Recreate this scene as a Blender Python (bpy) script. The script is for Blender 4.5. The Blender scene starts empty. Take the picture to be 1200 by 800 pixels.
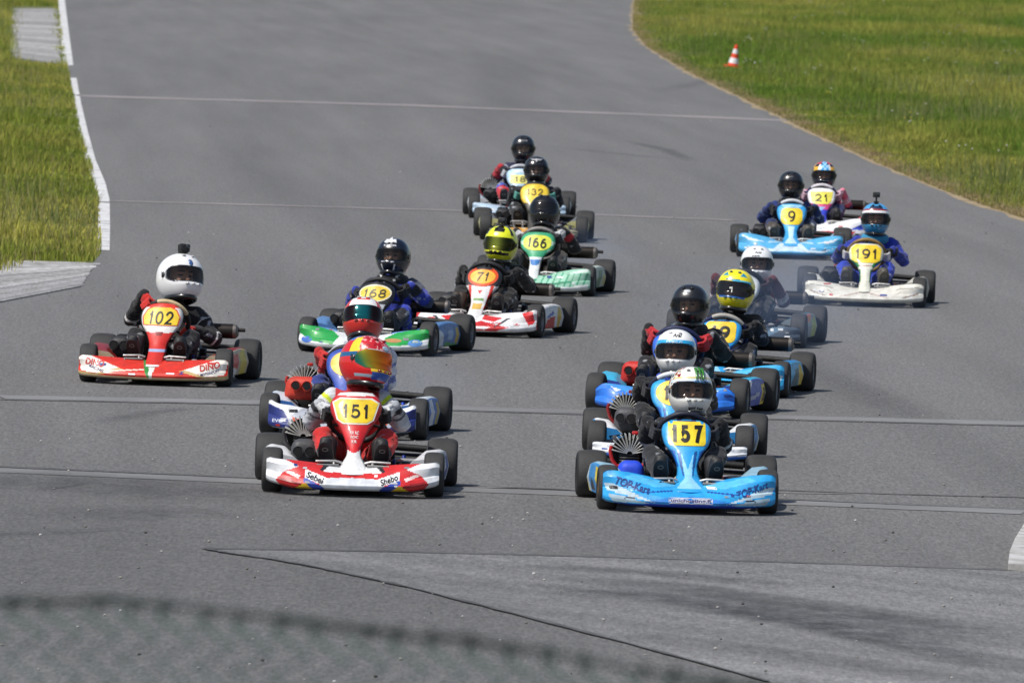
import bpy, bmesh, math, random
import numpy as np
from mathutils import Vector, Matrix, noise
from mathutils.bvhtree import BVHTree
random.seed(5)
rng = np.random.default_rng(11)
R = math.radians
sc = bpy.context.scene
COL = sc.collection

# ------------------------------------------------------------------ camera
FPX, HCAM, ROLL = 10500.0, 3.45, R(1.9)
PITCH = math.atan(520 / FPX)
X_ = Vector((1, 0, 0)); F_ = Vector((0, math.cos(PITCH), -math.sin(PITCH))); U_ = Vector((0, math.sin(PITCH), math.cos(PITCH)))
CAM = Vector((0, 0, HCAM))
def ray(px, py):
    u, v = px - 600, py - 400
    uu = u * math.cos(ROLL) + v * math.sin(ROLL); vv = -u * math.sin(ROLL) + v * math.cos(ROLL)
    return X_ * uu + F_ * FPX - U_ * vv
def at(px, py, z=0.0):
    d = ray(px, py); t = (z - HCAM) / d.z
    return CAM + d * t
cd = bpy.data.cameras.new('camera'); cam = bpy.data.objects.new('camera', cd); COL.objects.link(cam)
cr = X_ * math.cos(ROLL) + U_ * math.sin(ROLL); cu = -X_ * math.sin(ROLL) + U_ * math.cos(ROLL)
m = Matrix((cr, cu, -F_)).transposed().to_4x4(); m.translation = CAM
cam.matrix_world = m
cd.sensor_width = 36; cd.lens = 36 * FPX / 1200; cd.clip_start = .5; cd.clip_end = 6000
cd.dof.use_dof = True; cd.dof.focus_distance = 54; cd.dof.aperture_fstop = 13.5
sc.camera = cam

# ------------------------------------------------------------------ colours and materials
def lin(c):
    if isinstance(c, str):
        c = [int(c[i:i+2], 16) / 255 for i in (0, 2, 4)]
    return tuple(x / 12.92 if x <= .04045 else ((x + .055) / 1.055) ** 2.4 for x in c[:3])
_c = {}
def C(h):
    if h not in _c: _c[h] = lin(h)
    return _c[h]

def new_mat(name):
    mt = bpy.data.materials.new(name); mt.use_nodes = True
    nt = mt.node_tree; b = nt.nodes['Principled BSDF']
    return mt, nt, b
def N(nt, t, **kw):
    n = nt.nodes.new(t)
    for k, v in kw.items(): setattr(n, k, v)
    return n
def noise_tex(nt, scale, detail=4, rough=.6, coord='Object', vec=None):
    n = N(nt, 'ShaderNodeTexNoise'); n.inputs['Scale'].default_value = scale
    n.inputs['Detail'].default_value = detail; n.inputs['Roughness'].default_value = rough
    if vec is None:
        tc = N(nt, 'ShaderNodeTexCoord'); vec = tc.outputs[coord]
    nt.links.new(vec, n.inputs['Vector'])
    return n
def ramp(nt, src, a, b, ca, cb):
    r = N(nt, 'ShaderNodeValToRGB'); r.color_ramp.elements[0].position = a; r.color_ramp.elements[1].position = b
    r.color_ramp.elements[0].color = (*ca, 1); r.color_ramp.elements[1].color = (*cb, 1)
    nt.links.new(src, r.inputs['Fac']); return r
def mul(nt, a, b, fac=1.0, mode='MULTIPLY'):
    x = N(nt, 'ShaderNodeMix', data_type='RGBA', blend_type=mode); x.inputs['Factor'].default_value = fac
    nt.links.new(a, x.inputs['A']) if not isinstance(a, tuple) else setattr(x.inputs['A'], 'default_value', (*a, 1))
    nt.links.new(b, x.inputs['B']) if not isinstance(b, tuple) else setattr(x.inputs['B'], 'default_value', (*b, 1))
    return x.outputs['Result']
def bump(nt, b, src, strength, dist):
    bp = N(nt, 'ShaderNodeBump'); bp.inputs['Strength'].default_value = strength; bp.inputs['Distance'].default_value = dist
    nt.links.new(src, bp.inputs['Height']); nt.links.new(bp.outputs['Normal'], b.inputs['Normal'])

def attr_mat(name, rough, coat=0., metal=0., dirt=.25, dscale=14, bstr=0., bscale=60, sheen=0., spec=.5):
    mt, nt, b = new_mat(name)
    a = N(nt, 'ShaderNodeAttribute', attribute_name='Col')
    n = noise_tex(nt, dscale, 5, .65)
    r = ramp(nt, n.outputs['Fac'], .38, .72, (1, 1, 1), (1 - dirt, 1 - dirt * 1.05, 1 - dirt * 1.15))
    nt.links.new(mul(nt, a.outputs['Color'], r.outputs['Color']), b.inputs['Base Color'])
    rr = ramp(nt, n.outputs['Fac'], .3, .8, (rough,) * 3, (min(1, rough + .25),) * 3)
    nt.links.new(rr.outputs['Color'], b.inputs['Roughness'])
    b.inputs['Coat Weight'].default_value = coat; b.inputs['Coat Roughness'].default_value = .15
    b.inputs['Metallic'].default_value = metal; b.inputs['Sheen Weight'].default_value = sheen
    b.inputs['Specular IOR Level'].default_value = spec
    if bstr:
        n2 = noise_tex(nt, bscale, 4, .6); bump(nt, b, n2.outputs['Fac'], bstr, .01)
    return mt
PAINT = attr_mat('printed_bodywork_plastic', .40, .15, dirt=.30, dscale=18)
def _scuffs(mt):   # grey rubber scuffs and stone chips
    nt = mt.node_tree; b = nt.nodes['Principled BSDF']; src = b.inputs['Base Color'].links[0].from_socket; tc = N(nt, 'ShaderNodeTexCoord')
    mp = N(nt, 'ShaderNodeMapping'); mp.inputs['Scale'].default_value = (9, 9, 34); mp.inputs['Rotation'].default_value = (.3, .2, 0); nt.links.new(tc.outputs['Object'], mp.inputs['Vector'])
    n = noise_tex(nt, 2.2, 6, .75, vec=mp.outputs['Vector']); r = ramp(nt, n.outputs['Fac'], .60, .70, (0,) * 3, (.55,) * 3)
    x = N(nt, 'ShaderNodeMix', data_type='RGBA'); nt.links.new(r.outputs['Color'], x.inputs['Factor']); nt.links.new(src, x.inputs['A']); x.inputs['B'].default_value = (.12, .115, .11, 1)
    nt.links.new(x.outputs['Result'], b.inputs['Base Color'])
_scuffs(PAINT)
SHELL = attr_mat('helmet_gloss_paint', .18, .6, dirt=.10)
CLOTH = attr_mat('race_suit_fabric', .85, dirt=.35, dscale=9, bstr=.9, bscale=22, sheen=.15)
METAL = attr_mat('worn_metal', .42, metal=.6, dirt=.35, dscale=20)
PLAST = attr_mat('matt_plastic', .5, dirt=.3, bstr=.15)
RUBBER = attr_mat('dusty_rubber', .62, dirt=-.5, dscale=11, bstr=.3, bscale=90, spec=.3)
GRASSM = attr_mat('grass_blades', .7, dirt=.15, dscale=.6, spec=.25)
def _translucent(mt, f):
    nt = mt.node_tree; b = nt.nodes['Principled BSDF']; src = b.inputs['Base Color'].links[0].from_socket
    t = N(nt, 'ShaderNodeBsdfTranslucent'); nt.links.new(src, t.inputs['Color']); mx = N(nt, 'ShaderNodeMixShader'); mx.inputs['Fac'].default_value = f
    nt.links.new(b.outputs[0], mx.inputs[1]); nt.links.new(t.outputs[0], mx.inputs[2]); nt.links.new(mx.outputs[0], nt.nodes['Material Output'].inputs['Surface'])
_translucent(GRASSM, .35)

def visor_mat(name, tint, opac, rough=.06, metal=0.):
    mt, nt, b = new_mat(name)
    b.inputs['Base Color'].default_value = (*tint, 1); b.inputs['Roughness'].default_value = rough
    b.inputs['Metallic'].default_value = metal
    n = noise_tex(nt, 3, 3)
    if metal:
        a = N(nt, 'ShaderNodeAttribute', attribute_name='Col')
        r = ramp(nt, n.outputs['Fac'], .3, .7, (.75,) * 3, (1,) * 3)
        nt.links.new(mul(nt, a.outputs['Color'], r.outputs['Color']), b.inputs['Base Color'])
    t = N(nt, 'ShaderNodeBsdfTransparent'); t.inputs['Color'].default_value = (.92, .93, .95, 1)
    mx = N(nt, 'ShaderNodeMixShader'); mx.inputs['Fac'].default_value = opac
    nt.links.new(t.outputs[0], mx.inputs[1]); nt.links.new(b.outputs[0], mx.inputs[2])
    nt.links.new(mx.outputs[0], nt.nodes['Material Output'].inputs['Surface'])
    return mt
VIS_CLEAR = visor_mat('clear_smoked_visor', (.016, .017, .02), .36)
VIS_DARK = visor_mat('dark_visor', (.012, .012, .014), .74)
VIS_MIRROR = visor_mat('mirrored_visor', (.5, .3, .05), .96, .12, .75)

# ------------------------------------------------------------------ mesh builder
class MB:
    def __init__(s): s.v = []; s.f = []; s.c = []
    def add(s, vf, col=(.5, .5, .5), M=None):
        vs, fs = vf; o = len(s.v)
        if M is not None: vs = [M @ Vector(v) for v in vs]
        s.v.extend([tuple(v) for v in vs]); s.f.extend([tuple(i + o for i in f) for f in fs])
        if isinstance(col, str): col = C(col)
        if callable(col):
            for f in fs:
                c = Vector((0, 0, 0))
                for i in f: c += Vector(vs[i])
                k = col(c / len(f)); s.c.append(C(k) if isinstance(k, str) else k)
        elif isinstance(col, list): s.c.extend(col)
        else: s.c.extend([col] * len(fs))
        return s
    def mesh(s, name, mat, sharp=38, flat=False):
        me = bpy.data.meshes.new(name); me.from_pydata(s.v, [], s.f)
        at_ = me.color_attributes.new('Col', 'FLOAT_COLOR', 'CORNER')
        n = np.array([len(f) for f in s.f]); cc = np.array(s.c, dtype=np.float32)
        cc = np.concatenate([cc, np.ones((len(cc), 1), np.float32)], 1)
        at_.data.foreach_set('color', np.repeat(cc, n, axis=0).ravel())
        if not flat:
            me.polygons.foreach_set('use_smooth', [True] * len(me.polygons))
            me.set_sharp_from_angle(angle=R(sharp))
        if mat: me.materials.append(mat)
        me.update(); return me
    def bvh(s): return BVHTree.FromPolygons([Vector(v) for v in s.v], s.f)

def ob(name, me, parent=None, M=None):
    o = bpy.data.objects.new(name, me); COL.objects.link(o)
    if parent: o.parent = parent
    if M is not None: o.matrix_local = M if parent else o.matrix_local
    if M is not None and not parent: o.matrix_world = M
    return o
def tag(o, label=None, cat=None, group=None, kind=None):
    if label: o['label'] = label
    if cat: o['category'] = cat
    if group: o['group'] = group
    if kind: o['kind'] = kind
    return o
CACHE = {}
def cached(key, fn):
    if key not in CACHE: CACHE[key] = fn()
    return CACHE[key]

def rbox(cx, cy, cz, sx, sy, sz, b=.008, seg=2, taper=None, M=None):
    bm = bmesh.new(); bmesh.ops.create_cube(bm, size=1)
    for v in bm.verts:
        if taper and v.co.z > 0: v.co.x *= taper[0]; v.co.y *= taper[1]
        v.co = Vector((v.co.x * sx, v.co.y * sy, v.co.z * sz))
    if b: bmesh.ops.bevel(bm, geom=bm.edges[:], offset=b, segments=seg, affect='EDGES', profile=.5)
    bm.verts.index_update()
    vs = [Vector((v.co.x, v.co.y, v.co.z)) for v in bm.verts]
    if M is not None: vs = [M @ v for v in vs]
    vs = [v + Vector((cx, cy, cz)) for v in vs]
    fs = [tuple(v.index for v in f.verts) for f in bm.faces]; bm.free(); return vs, fs
def tube(pts, r, n=8, closed=False, radii=None):
    pts = [Vector(p) for p in pts]; vs = []; fs = []; k = len(pts)
    t0 = (pts[1] - pts[0]).normalized(); up = Vector((0, 0, 1)) if abs(t0.z) < .9 else Vector((1, 0, 0))
    for i, p in enumerate(pts):
        a = pts[(i - 1) % k] if (closed or i > 0) else p; b = pts[(i + 1) % k] if (closed or i < k - 1) else p
        t = (b - a).normalized(); s = t.cross(up)
        if s.length < 1e-4: s = t.cross(Vector((0, 1, 0)))
        s.normalize(); w = s.cross(t); up = w
        rr = radii[i] if radii else r
        for j in range(n):
            an = 2 * math.pi * j / n; vs.append(p + s * math.cos(an) * rr + w * math.sin(an) * rr)
    for i in range(k if closed else k - 1):
        for j in range(n):
            a = i * n + j; b = i * n + (j + 1) % n; i2 = (i + 1) % k
            fs.append((a, b, i2 * n + (j + 1) % n, i2 * n + j))
    if not closed:
        fs.append(tuple(range(n))[::-1]); fs.append(tuple((k - 1) * n + j for j in range(n)))
    return vs, fs
def lathe(prof, n=32, axis='x', c=(0, 0, 0), closed=False):
    vs = []; fs = []; k = len(prof); c = Vector(c)
    for r, h in prof:
        for j in range(n):
            a = 2 * math.pi * j / n; p, q = r * math.cos(a), r * math.sin(a)
            vs.append(c + Vector({'x': (h, p, q), 'y': (p, h, q), 'z': (p, q, h)}[axis]))
    for i in range(k if closed else k - 1):
        for j in range(n):
            fs.append((i * n + j, i * n + (j + 1) % n, ((i + 1) % k) * n + (j + 1) % n, ((i + 1) % k) * n + j))
    if not closed:
        fs.append(tuple(range(n))); fs.append(tuple((k - 1) * n + j for j in range(n))[::-1])
    return vs, fs
def grid(fn, nu, nv, wrap=False):
    vs = [Vector(fn(i / nu, j / nv)) for j in range(nv + 1) for i in range(nu + (0 if wrap else 1))]
    w = nu if wrap else nu + 1
    fs = [(j * w + i, j * w + (i + 1) % w, (j + 1) * w + (i + 1) % w, (j + 1) * w + i) for j in range(nv) for i in range(nu)]
    return vs, fs
def capsule(p0, r0, p1, r1, n=14):
    p0, p1 = Vector(p0), Vector(p1); d = p1 - p0; L = max(d.length, 1e-4); d = d / L
    prof = []
    for i in range(0, 6): a = math.pi / 2 * i / 5.; prof.append((max(r0 * math.sin(a), 1e-4), -r0 * math.cos(a)))
    for i in range(0, 6): a = math.pi / 2 * i / 5.; prof.append((max(r1 * math.cos(a), 1e-4), L + r1 * math.sin(a)))
    q = Vector((0, 0, 1)).rotation_difference(d).to_matrix().to_4x4(); q.translation = p0
    vs, fs = lathe(prof, n, 'z'); return [q @ v for v in vs], fs
def ellipsoid(c, rx, ry, rz, n=20, M=None):
    vs, fs = lathe([(max(math.sin(math.pi * i / n), 1e-4), -math.cos(math.pi * i / n)) for i in range(n + 1)], n + 4, 'z')
    vs = [Vector((v.x * rx, v.y * ry, v.z * rz)) for v in vs]
    if M is not None: vs = [M @ v for v in vs]
    return [v + Vector(c) for v in vs], fs
def interp(x, tab):
    if x <= tab[0][0]: return tab[0][1]
    for (a, p), (b, q) in zip(tab, tab[1:]):
        if x <= b:
            t = (x - a) / (b - a); return p + (q - p) * t
    return tab[-1][1]
def sinterp(x, tab):   # smooth version: average of a few neighbours
    return sum(interp(x + d, tab) for d in (-.04, -.02, 0, .02, .04)) / 5
def inpoly(x, y, poly):
    c = False; j = len(poly) - 1
    for i in range(len(poly)):
        xi, yi = poly[i]; xj, yj = poly[j]
        if (yi > y) != (yj > y) and x < (xj - xi) * (y - yi) / (yj - yi) + xi: c = not c
        j = i
    return c
def painter(base, polys):
    def f(c):
        r = base(c) if callable(base) else base
        for p in polys:
            col, poly = p[0], p[1]; x = abs(c.x) if len(p) > 2 else c.x
            if inpoly(x, c.z, poly): r = col
        return r
    return f
# flat shapes that get laid onto a surface
def refine(bm, L):
    for _ in range(6):
        e = [e for e in bm.edges if e.calc_length() > L]
        if not e: break
        bmesh.ops.subdivide_edges(bm, edges=e, cuts=1); bmesh.ops.triangulate(bm, faces=bm.faces[:])
def flat(poly, L=.03):
    bm = bmesh.new(); bm.faces.new([bm.verts.new((x, y, 0)) for x, y in poly]); bmesh.ops.triangulate(bm, faces=bm.faces[:]); refine(bm, L)
    bm.verts.index_update(); r = [(v.co.x, v.co.y) for v in bm.verts], [tuple(v.index for v in f.verts) for f in bm.faces]; bm.free(); return r
def text2d(s, w, h, bold=.02, L=.03, shear=0, rot=0):
    def mk():
        cu_ = bpy.data.curves.new('t', 'FONT'); cu_.body = s; cu_.align_x = 'CENTER'; cu_.align_y = 'CENTER'; cu_.offset = bold; cu_.shear = shear
        o = bpy.data.objects.new('t', cu_); COL.objects.link(o); dg = bpy.context.evaluated_depsgraph_get()
        me = bpy.data.meshes.new_from_object(o.evaluated_get(dg)); bm = bmesh.new(); bm.from_mesh(me)
        bpy.data.objects.remove(o); bpy.data.curves.remove(cu_); bpy.data.meshes.remove(me)
        bmesh.ops.triangulate(bm, faces=bm.faces[:]); bm.verts.index_update()
        r = [(v.co.x, v.co.y) for v in bm.verts], [tuple(v.index for v in f.verts) for f in bm.faces]; bm.free(); return r
    vs, fs = cached(('txt', s, bold, shear), mk)
    x0, x1 = min(v[0] for v in vs), max(v[0] for v in vs); y0, y1 = min(v[1] for v in vs), max(v[1] for v in vs)
    sx, sy = w / (x1 - x0), h / (y1 - y0); bm = bmesh.new()
    cr_, sr_ = math.cos(R(rot)), math.sin(R(rot))
    vv = []
    for x, y in vs:
        a, b = (x - (x0 + x1) / 2) * sx, (y - (y0 + y1) / 2) * sy
        vv.append(bm.verts.new((a * cr_ - b * sr_, a * sr_ + b * cr_, 0)))
    for f in fs:
        try: bm.faces.new([vv[i] for i in f])
        except ValueError: pass
    refine(bm, L); bm.verts.index_update()
    r = [(v.co.x, v.co.y) for v in bm.verts], [tuple(v.index for v in f.verts) for f in bm.faces]; bm.free(); return r
def lay(mb, shape, bvh, col, u=0, v=0, off=.003, O=(0, -2, 0), U=(1, 0, 0), V=(0, 0, 1), D=(0, 1, 0)):
    O, U, V, D = map(Vector, (O, U, V, D)); pts = []
    for a, b in shape[0]:
        h = bvh.ray_cast(O + U * (a + u) + V * (b + v), D)
        pts.append(None if h[0] is None else h[0] - D * off)
    fs = [f for f in shape[1] if all(pts[i] is not None for i in f)]
    idx = {}; vs = []; ff = []
    for f in fs:
        q = []
        for i in f:
            if i not in idx: idx[i] = len(vs); vs.append(pts[i])
            q.append(idx[i])
        ff.append(tuple(q))
    mb.add((vs, ff), col)
def _arc(cx, cy, rx, ry, a0, a1, n=22): return [(cx + rx * math.cos(R(a0 + (a1 - a0) * i / n)), cy + ry * math.sin(R(a0 + (a1 - a0) * i / n))) for i in range(n + 1)]
_six = [[(.02, .33), (.03, .52), (.12, .74), (.28, .90), (.5, .98), (.80, .97)], _arc(.5, .31, .5, .31, 0, 360)]
GLYPH = {'0': [_arc(.5, .5, .5, .5, 0, 360)], '1': [[(.62, 0), (.62, 1)], [(.05, .70), (.40, .84), (.58, .99)]], '2': [[(.03, .70)] + _arc(.48, .70, .46, .30, 165, -25) + [(.62, .34), (.2, .12), (.02, 0), (1, 0)]],
  '3': [_arc(.45, .76, .42, .24, 165, -80), _arc(.45, .27, .52, .27, 88, -165)], '5': [[(.90, 1), (.20, 1), (.10, .50)] + _arc(.45, .32, .53, .32, 128, -150)], '6': _six, '7': [[(0, 1), (1, 1), (.62, .5), (.36, 0)]],
  '8': [_arc(.5, .76, .40, .24, 0, 360), _arc(.5, .26, .5, .26, 0, 360)], '9': [[(1 - x, 1 - y) for x, y in st] for st in _six]}
def ribbon(pts, t):
    closed = (Vector(pts[0]) - Vector(pts[-1])).length < 1e-5
    P = [Vector(p) for p in (pts[:-1] if closed else pts)]; k = len(P); vs = []
    for i in range(k):
        a = P[(i - 1) % k] if closed or i else None; b = P[(i + 1) % k] if closed or i < k - 1 else None
        n1 = (P[i] - a).normalized() if a is not None else None; n2 = (b - P[i]).normalized() if b is not None else None
        d = ((n1 or n2) + (n2 or n1)).normalized(); n = Vector((-d.y, d.x)); c = n.dot(Vector((-(n1 or n2).y, (n1 or n2).x))); m_ = t / 2 / max(c, .5)
        vs += [(P[i] + n * m_)[:], (P[i] - n * m_)[:]]
    q = k if closed else k - 1
    return vs, [(2 * i, 2 * i + 1, 2 * ((i + 1) % k) + 1, 2 * ((i + 1) % k)) for i in range(q)]
def digits2d(s, w, h, t=.17, shear=0, rot=0):
    """numerals drawn as pen strokes, one flat shape per stroke"""
    adv = [.62 if c == '1' else 1 for c in s]; gap = .26; tot = sum(adv) + gap * (len(s) - 1); th = t * h; out = []; x0 = -w / 2
    for c, a in zip(s, adv):
        gw = w * a / tot
        for st in GLYPH[c]:
            pts = [(x0 + th / 2 + x * (gw - th), -h / 2 + th / 2 + y * (h - th)) for x, y in st]
            if c in '17': pts = [(x, y + (th / 2 if (i == (1 if c == '1' else -1) and False) else 0)) for i, (x, y) in enumerate(pts)]
            if c == '1' and len(st) == 2: pts = [(pts[0][0], -h / 2), (pts[1][0], h / 2)]
            if c == '7': pts[-1] = (pts[-1][0], -h / 2)
            vs, fs = ribbon(pts, th); cr_, sr_ = math.cos(R(rot)), math.sin(R(rot)); vs = [(x + shear * y, y) for x, y in vs]
            out.append(([(x * cr_ - y * sr_, x * sr_ + y * cr_) for x, y in vs], fs))
        x0 += gw + w * gap / tot
    return out
def rrect(w, h, r, n=5):
    p = []
    for cx, cy, a0 in ((w/2-r, h/2-r, 0), (-w/2+r, h/2-r, 90), (-w/2+r, -h/2+r, 180), (w/2-r, -h/2+r, 270)):
        for i in range(n + 1): a = R(a0 + 90 * i / n); p.append((cx + r * math.cos(a), cy + r * math.sin(a)))
    return p
def oval(w, h, n=28, e=2.0): 
    p = []
    for i in range(n):
        a = 2 * math.pi * i / n; c, s = math.cos(a), math.sin(a)
        p.append((w / 2 * abs(c) ** (2 / e) * (1 if c > 0 else -1), h / 2 * abs(s) ** (2 / e) * (1 if s > 0 else -1)))
    return p

# ------------------------------------------------------------------ go-kart parts (forward is -y, origin on the ground between the axles)
FY, RY = -.49, .49
def tyre_mesh(rad, w, key):
    def mk():
        b = MB(); h = w / 2; ri = .068
        half = [(ri, .80), (ri + .010, .90), (rad * .66, .98), (rad * .76, 1.0), (rad * .84, .975), (rad * .90, .915), (rad * .945, .82), (rad * .972, .68), (rad * .988, .48), (rad * .997, .24)]
        prof = [(r, -h * q) for r, q in half] + [(rad, 0)] + [(r, h * q) for r, q in half[::-1]]
        def col(c):
            r = math.hypot(c.y, c.z)
            return (.020, .020, .021) if r < rad * .9 else (.036, .0355, .035)
        b.add(lathe(prof, 48, 'x', closed=True), col)
        return b.mesh('tyre', RUBBER, 50)
    return cached(('tyre', key), mk)
def rim_mesh(w, col, key):
    def mk():
        b = MB(); h = w / 2
        b.add(lathe([(.073, -h * .86), (.066, -h * .84), (.060, -h * .5), (.058, 0), (.060, h * .5), (.066, h * .84), (.073, h * .86), (.070, h * .8), (.05, h * .1), (.03, 0), (.02, h * .3), (.02, h * .45), (.001, h * .45)], 28, 'x'), col)
        b.add(lathe([(.001, -h * .35), (.03, -h * .35), (.05, -h * .3), (.058, -h * .5), (.055, -h * .2), (.001, -h * .2)], 28, 'x'), col)
        for k in range(3):
            a = k * 2.094; b.add(lathe([(.007, h * .1), (.007, h * .32), (.001, h * .34)], 8, 'x', (0, .035 * math.cos(a), .035 * math.sin(a))), (.05, .05, .05))
        return b.mesh('rim', METAL)
    return cached(('rim', key, col), mk)

def nose_fn(st):
    W, zc, zw, tip = st.get('W', .475), st.get('zc', .16), st.get('zw', .235), st.get('tip', .235)
    zt = [(0, zc), (.2, zc + .006), (.45, zc + (zw - zc) * .55), (.7, zc + (zw - zc) * .88), (.88, zw), (1, tip)]
    yf = [(0, -.815), (.35, -.805), (.6, -.78), (.85, -.725), (1, -.665)]
    yb = [(0, -.54), (.5, -.58), (.78, -.632), (1, -.632)]
    zb = [(0, .042), (.7, .045), (1, st.get('tb', .06))]
    bul = st.get('bulge', .012)
    def fn(u, v):
        x = (u * 2 - 1) * W; a = abs(u * 2 - 1)
        t, f, bk, b = sinterp(a, zt), sinterp(a, yf), sinterp(a, yb), interp(a, zb)
        cr = b + (t - b) * .42       # crease height
        prof = [(0, bk + .05, b + .03), (.12, f + .09, b + .004), (.2, f + .03, b), (.27, f + .006, b + .012), (.36, f, b + .03), (.48, f + .006 + bul, cr),
                (.52, f + .022 + bul, cr + .006), (.75, f + (bk - f) * .5, b + (t - b) * .80), (.88, f + (bk - f) * .82, t - .003), (.94, bk - .012, t), (1, bk, t - .018)]
        y = interp(v, [(p[0], p[1]) for p in prof]); z = interp(v, [(p[0], p[2]) for p in prof])
        k = max(0, (a - .94) / .06); z = z + (cr - z) * k * k * .14; y = y + k * k * .010
        return (x, y, z)
    return fn
def make_nose(cfg):
    st = cfg.get('nose', {}); fn = nose_fn(st); b = MB()
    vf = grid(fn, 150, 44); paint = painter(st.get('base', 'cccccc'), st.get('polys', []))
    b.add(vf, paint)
    n = 151
    for side in (0, 150):
        ring = [j * n + side for j in range(45)]
        b.f.append(tuple(ring)); b.c.append(C(st.get('end', '888888')))
    bv = b.bvh()
    for t in st.get('text', []):
        lay(b, text2d(t['s'], t['w'], t['h'], t.get('b', .02), .02, t.get('shear', 0), t.get('rot', 0)), bv, t['c'], t['u'], t['v'], .004)
    for t in st.get('shapes', []):
        lay(b, flat(t['p'], .02), bv, t['c'], t.get('u', 0), t.get('v', 0), t.get('off', .0022))
    rr = random.Random(str(cfg['key']))
    for k in range(9):   # small worn stickers
        w_, h_ = rr.uniform(.018, .06), rr.uniform(.008, .018); sh_ = rr.uniform(-.5, .5); q = [(x + y * sh_, y) for x, y in rrect(w_, h_, .003, 2)]
        lay(b, flat(q, .02), bv, rr.choice(['e6e8ea', '1b1c22', 'c9ccd2', '26408c', 'e6e8ea', '8a8d92', 'c03028']), rr.choice((-1, 1)) * rr.uniform(.10, .44), rr.uniform(.07, .19), .0018 + .0001 * k)
    return b.mesh('front_fairing', PAINT, 30)

PANELS = {
 'shield': ([(0, .11), (.1, .095), (.22, .062), (.34, .058), (.48, .085), (.6, .125), (.72, .140), (.86, .142), (.94, .120), (1, .075)]),
 'hex':    ([(0, .085), (.1, .075), (.25, .035), (.4, .055), (.55, .095), (.68, .135), (.8, .150), (.9, .135), (1, .085)]),
 'round':  ([(0, .060), (.15, .058), (.35, .062), (.48, .09), (.6, .128), (.74, .142), (.86, .135), (.94, .105), (1, .06)]),
 'blade':  ([(0, .055), (.2, .045), (.4, .048), (.52, .085), (.62, .135), (.78, .148), (.9, .135), (1, .09)]),
}
CL = [(0, -.735, .125), (.12, -.62, .165), (.3, -.49, .235), (.5, -.40, .33), (.75, -.325, .425), (.93, -.275, .495), (1, -.255, .513)]
def make_panel(cfg):
    st = cfg['panel']; wt = PANELS[st['shape']]; b = MB(); dz = st.get('dz', 0)
    def fn(u, v):
        w = sinterp(v, wt); s = u * 2 - 1
        y = sinterp(v, [(q[0], q[1]) for q in CL]); z = sinterp(v, [(q[0], q[2] + dz * q[0]) for q in CL])
        e = max(0, abs(s) - .85) / .15
        return (s * w, y + .035 * s * s + e * e * .03 + (.035 if v >= 1 else 0), z - .008 * s * s * v)
    b.add(grid(fn, 44, 70), painter(st.get('base', 'cccccc'), st.get('polys', [])))
    bv = b.bvh()
    for t in st.get('text', []):
        lay(b, text2d(t['s'], t['w'], t['h'], t.get('b', .02), .02, t.get('shear', 0), t.get('rot', 0)), bv, t['c'], t['u'], t['v'], .0035)
    for t in st.get('shapes', []):
        lay(b, flat(t['p'], .02), bv, t['c'], t.get('u', 0), t.get('v', 0), .002)
    p = MB(); pl = st['plate']
    for q in pl:
        lay(p, flat(q['p'], .02), bv, q['c'], q.get('u', 0), q['v'], q.get('off', .004))
    if st.get('num'):
        t = st['num']
        for i, q in enumerate(digits2d(t['s'], t['w'], t['h'], t.get('t', .17), t.get('shear', 0), t.get('rot', 0))): lay(p, q, bv, t.get('c', '14110c'), t.get('u', 0), t['v'], .0062 + .0006 * i)
    return b.mesh('number_panel', PAINT, 40), p.mesh('number_plate', PAINT, 40)

def make_pod(cfg, side):
    st = cfg.get('pod', {}); b = MB()
    def fn(u, v):
        y = -.345 + u * .66; out = .455 + .075 * u ** .8 - .02 * max(0, u - .85) / .15 - .015 * max(0, .1 - u) / .1
        zt = .205 + .035 * math.sin(u * 3.0) ; zb = .05
        prof = [(0, out - .17, zt - .07), (.2, out - .10, zt - .01), (.34, out - .03, zt), (.42, out - .006, zt - .012), (.7, out + .012, (zt + zb) / 2), (.9, out - .005, zb + .012), (1, out - .04, zb)]
        return (side * interp(v, [(p[0], p[1]) for p in prof]), y, interp(v, [(p[0], p[2]) for p in prof]))
    vf = grid(fn, 50, 30)
    polys = st.get('polys', []); base = st.get('base', '999999'); top = st.get('top', base); fr = st.get('front', base)
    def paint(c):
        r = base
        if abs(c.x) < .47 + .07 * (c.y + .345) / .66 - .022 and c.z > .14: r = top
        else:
            for col, poly in polys:
                if inpoly(c.y, c.z, poly): r = col
        return r
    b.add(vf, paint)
    for e, w in ((0, fr), (50, base)):
        b.f.append(tuple(j * 51 + e for j in range(31))); b.c.append(C(w))
    bv = b.bvh()
    for t in st.get('text', []):
        lay(b, text2d(t['s'], t['w'], t['h'], .02, .03), bv, t['c'], t['u'] * side, t['v'], .003, O=(side * 2, 0, 0), U=(0, side, 0), D=(-side, 0, 0))
    return b.mesh('side_pod', PAINT, 35)

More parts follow.
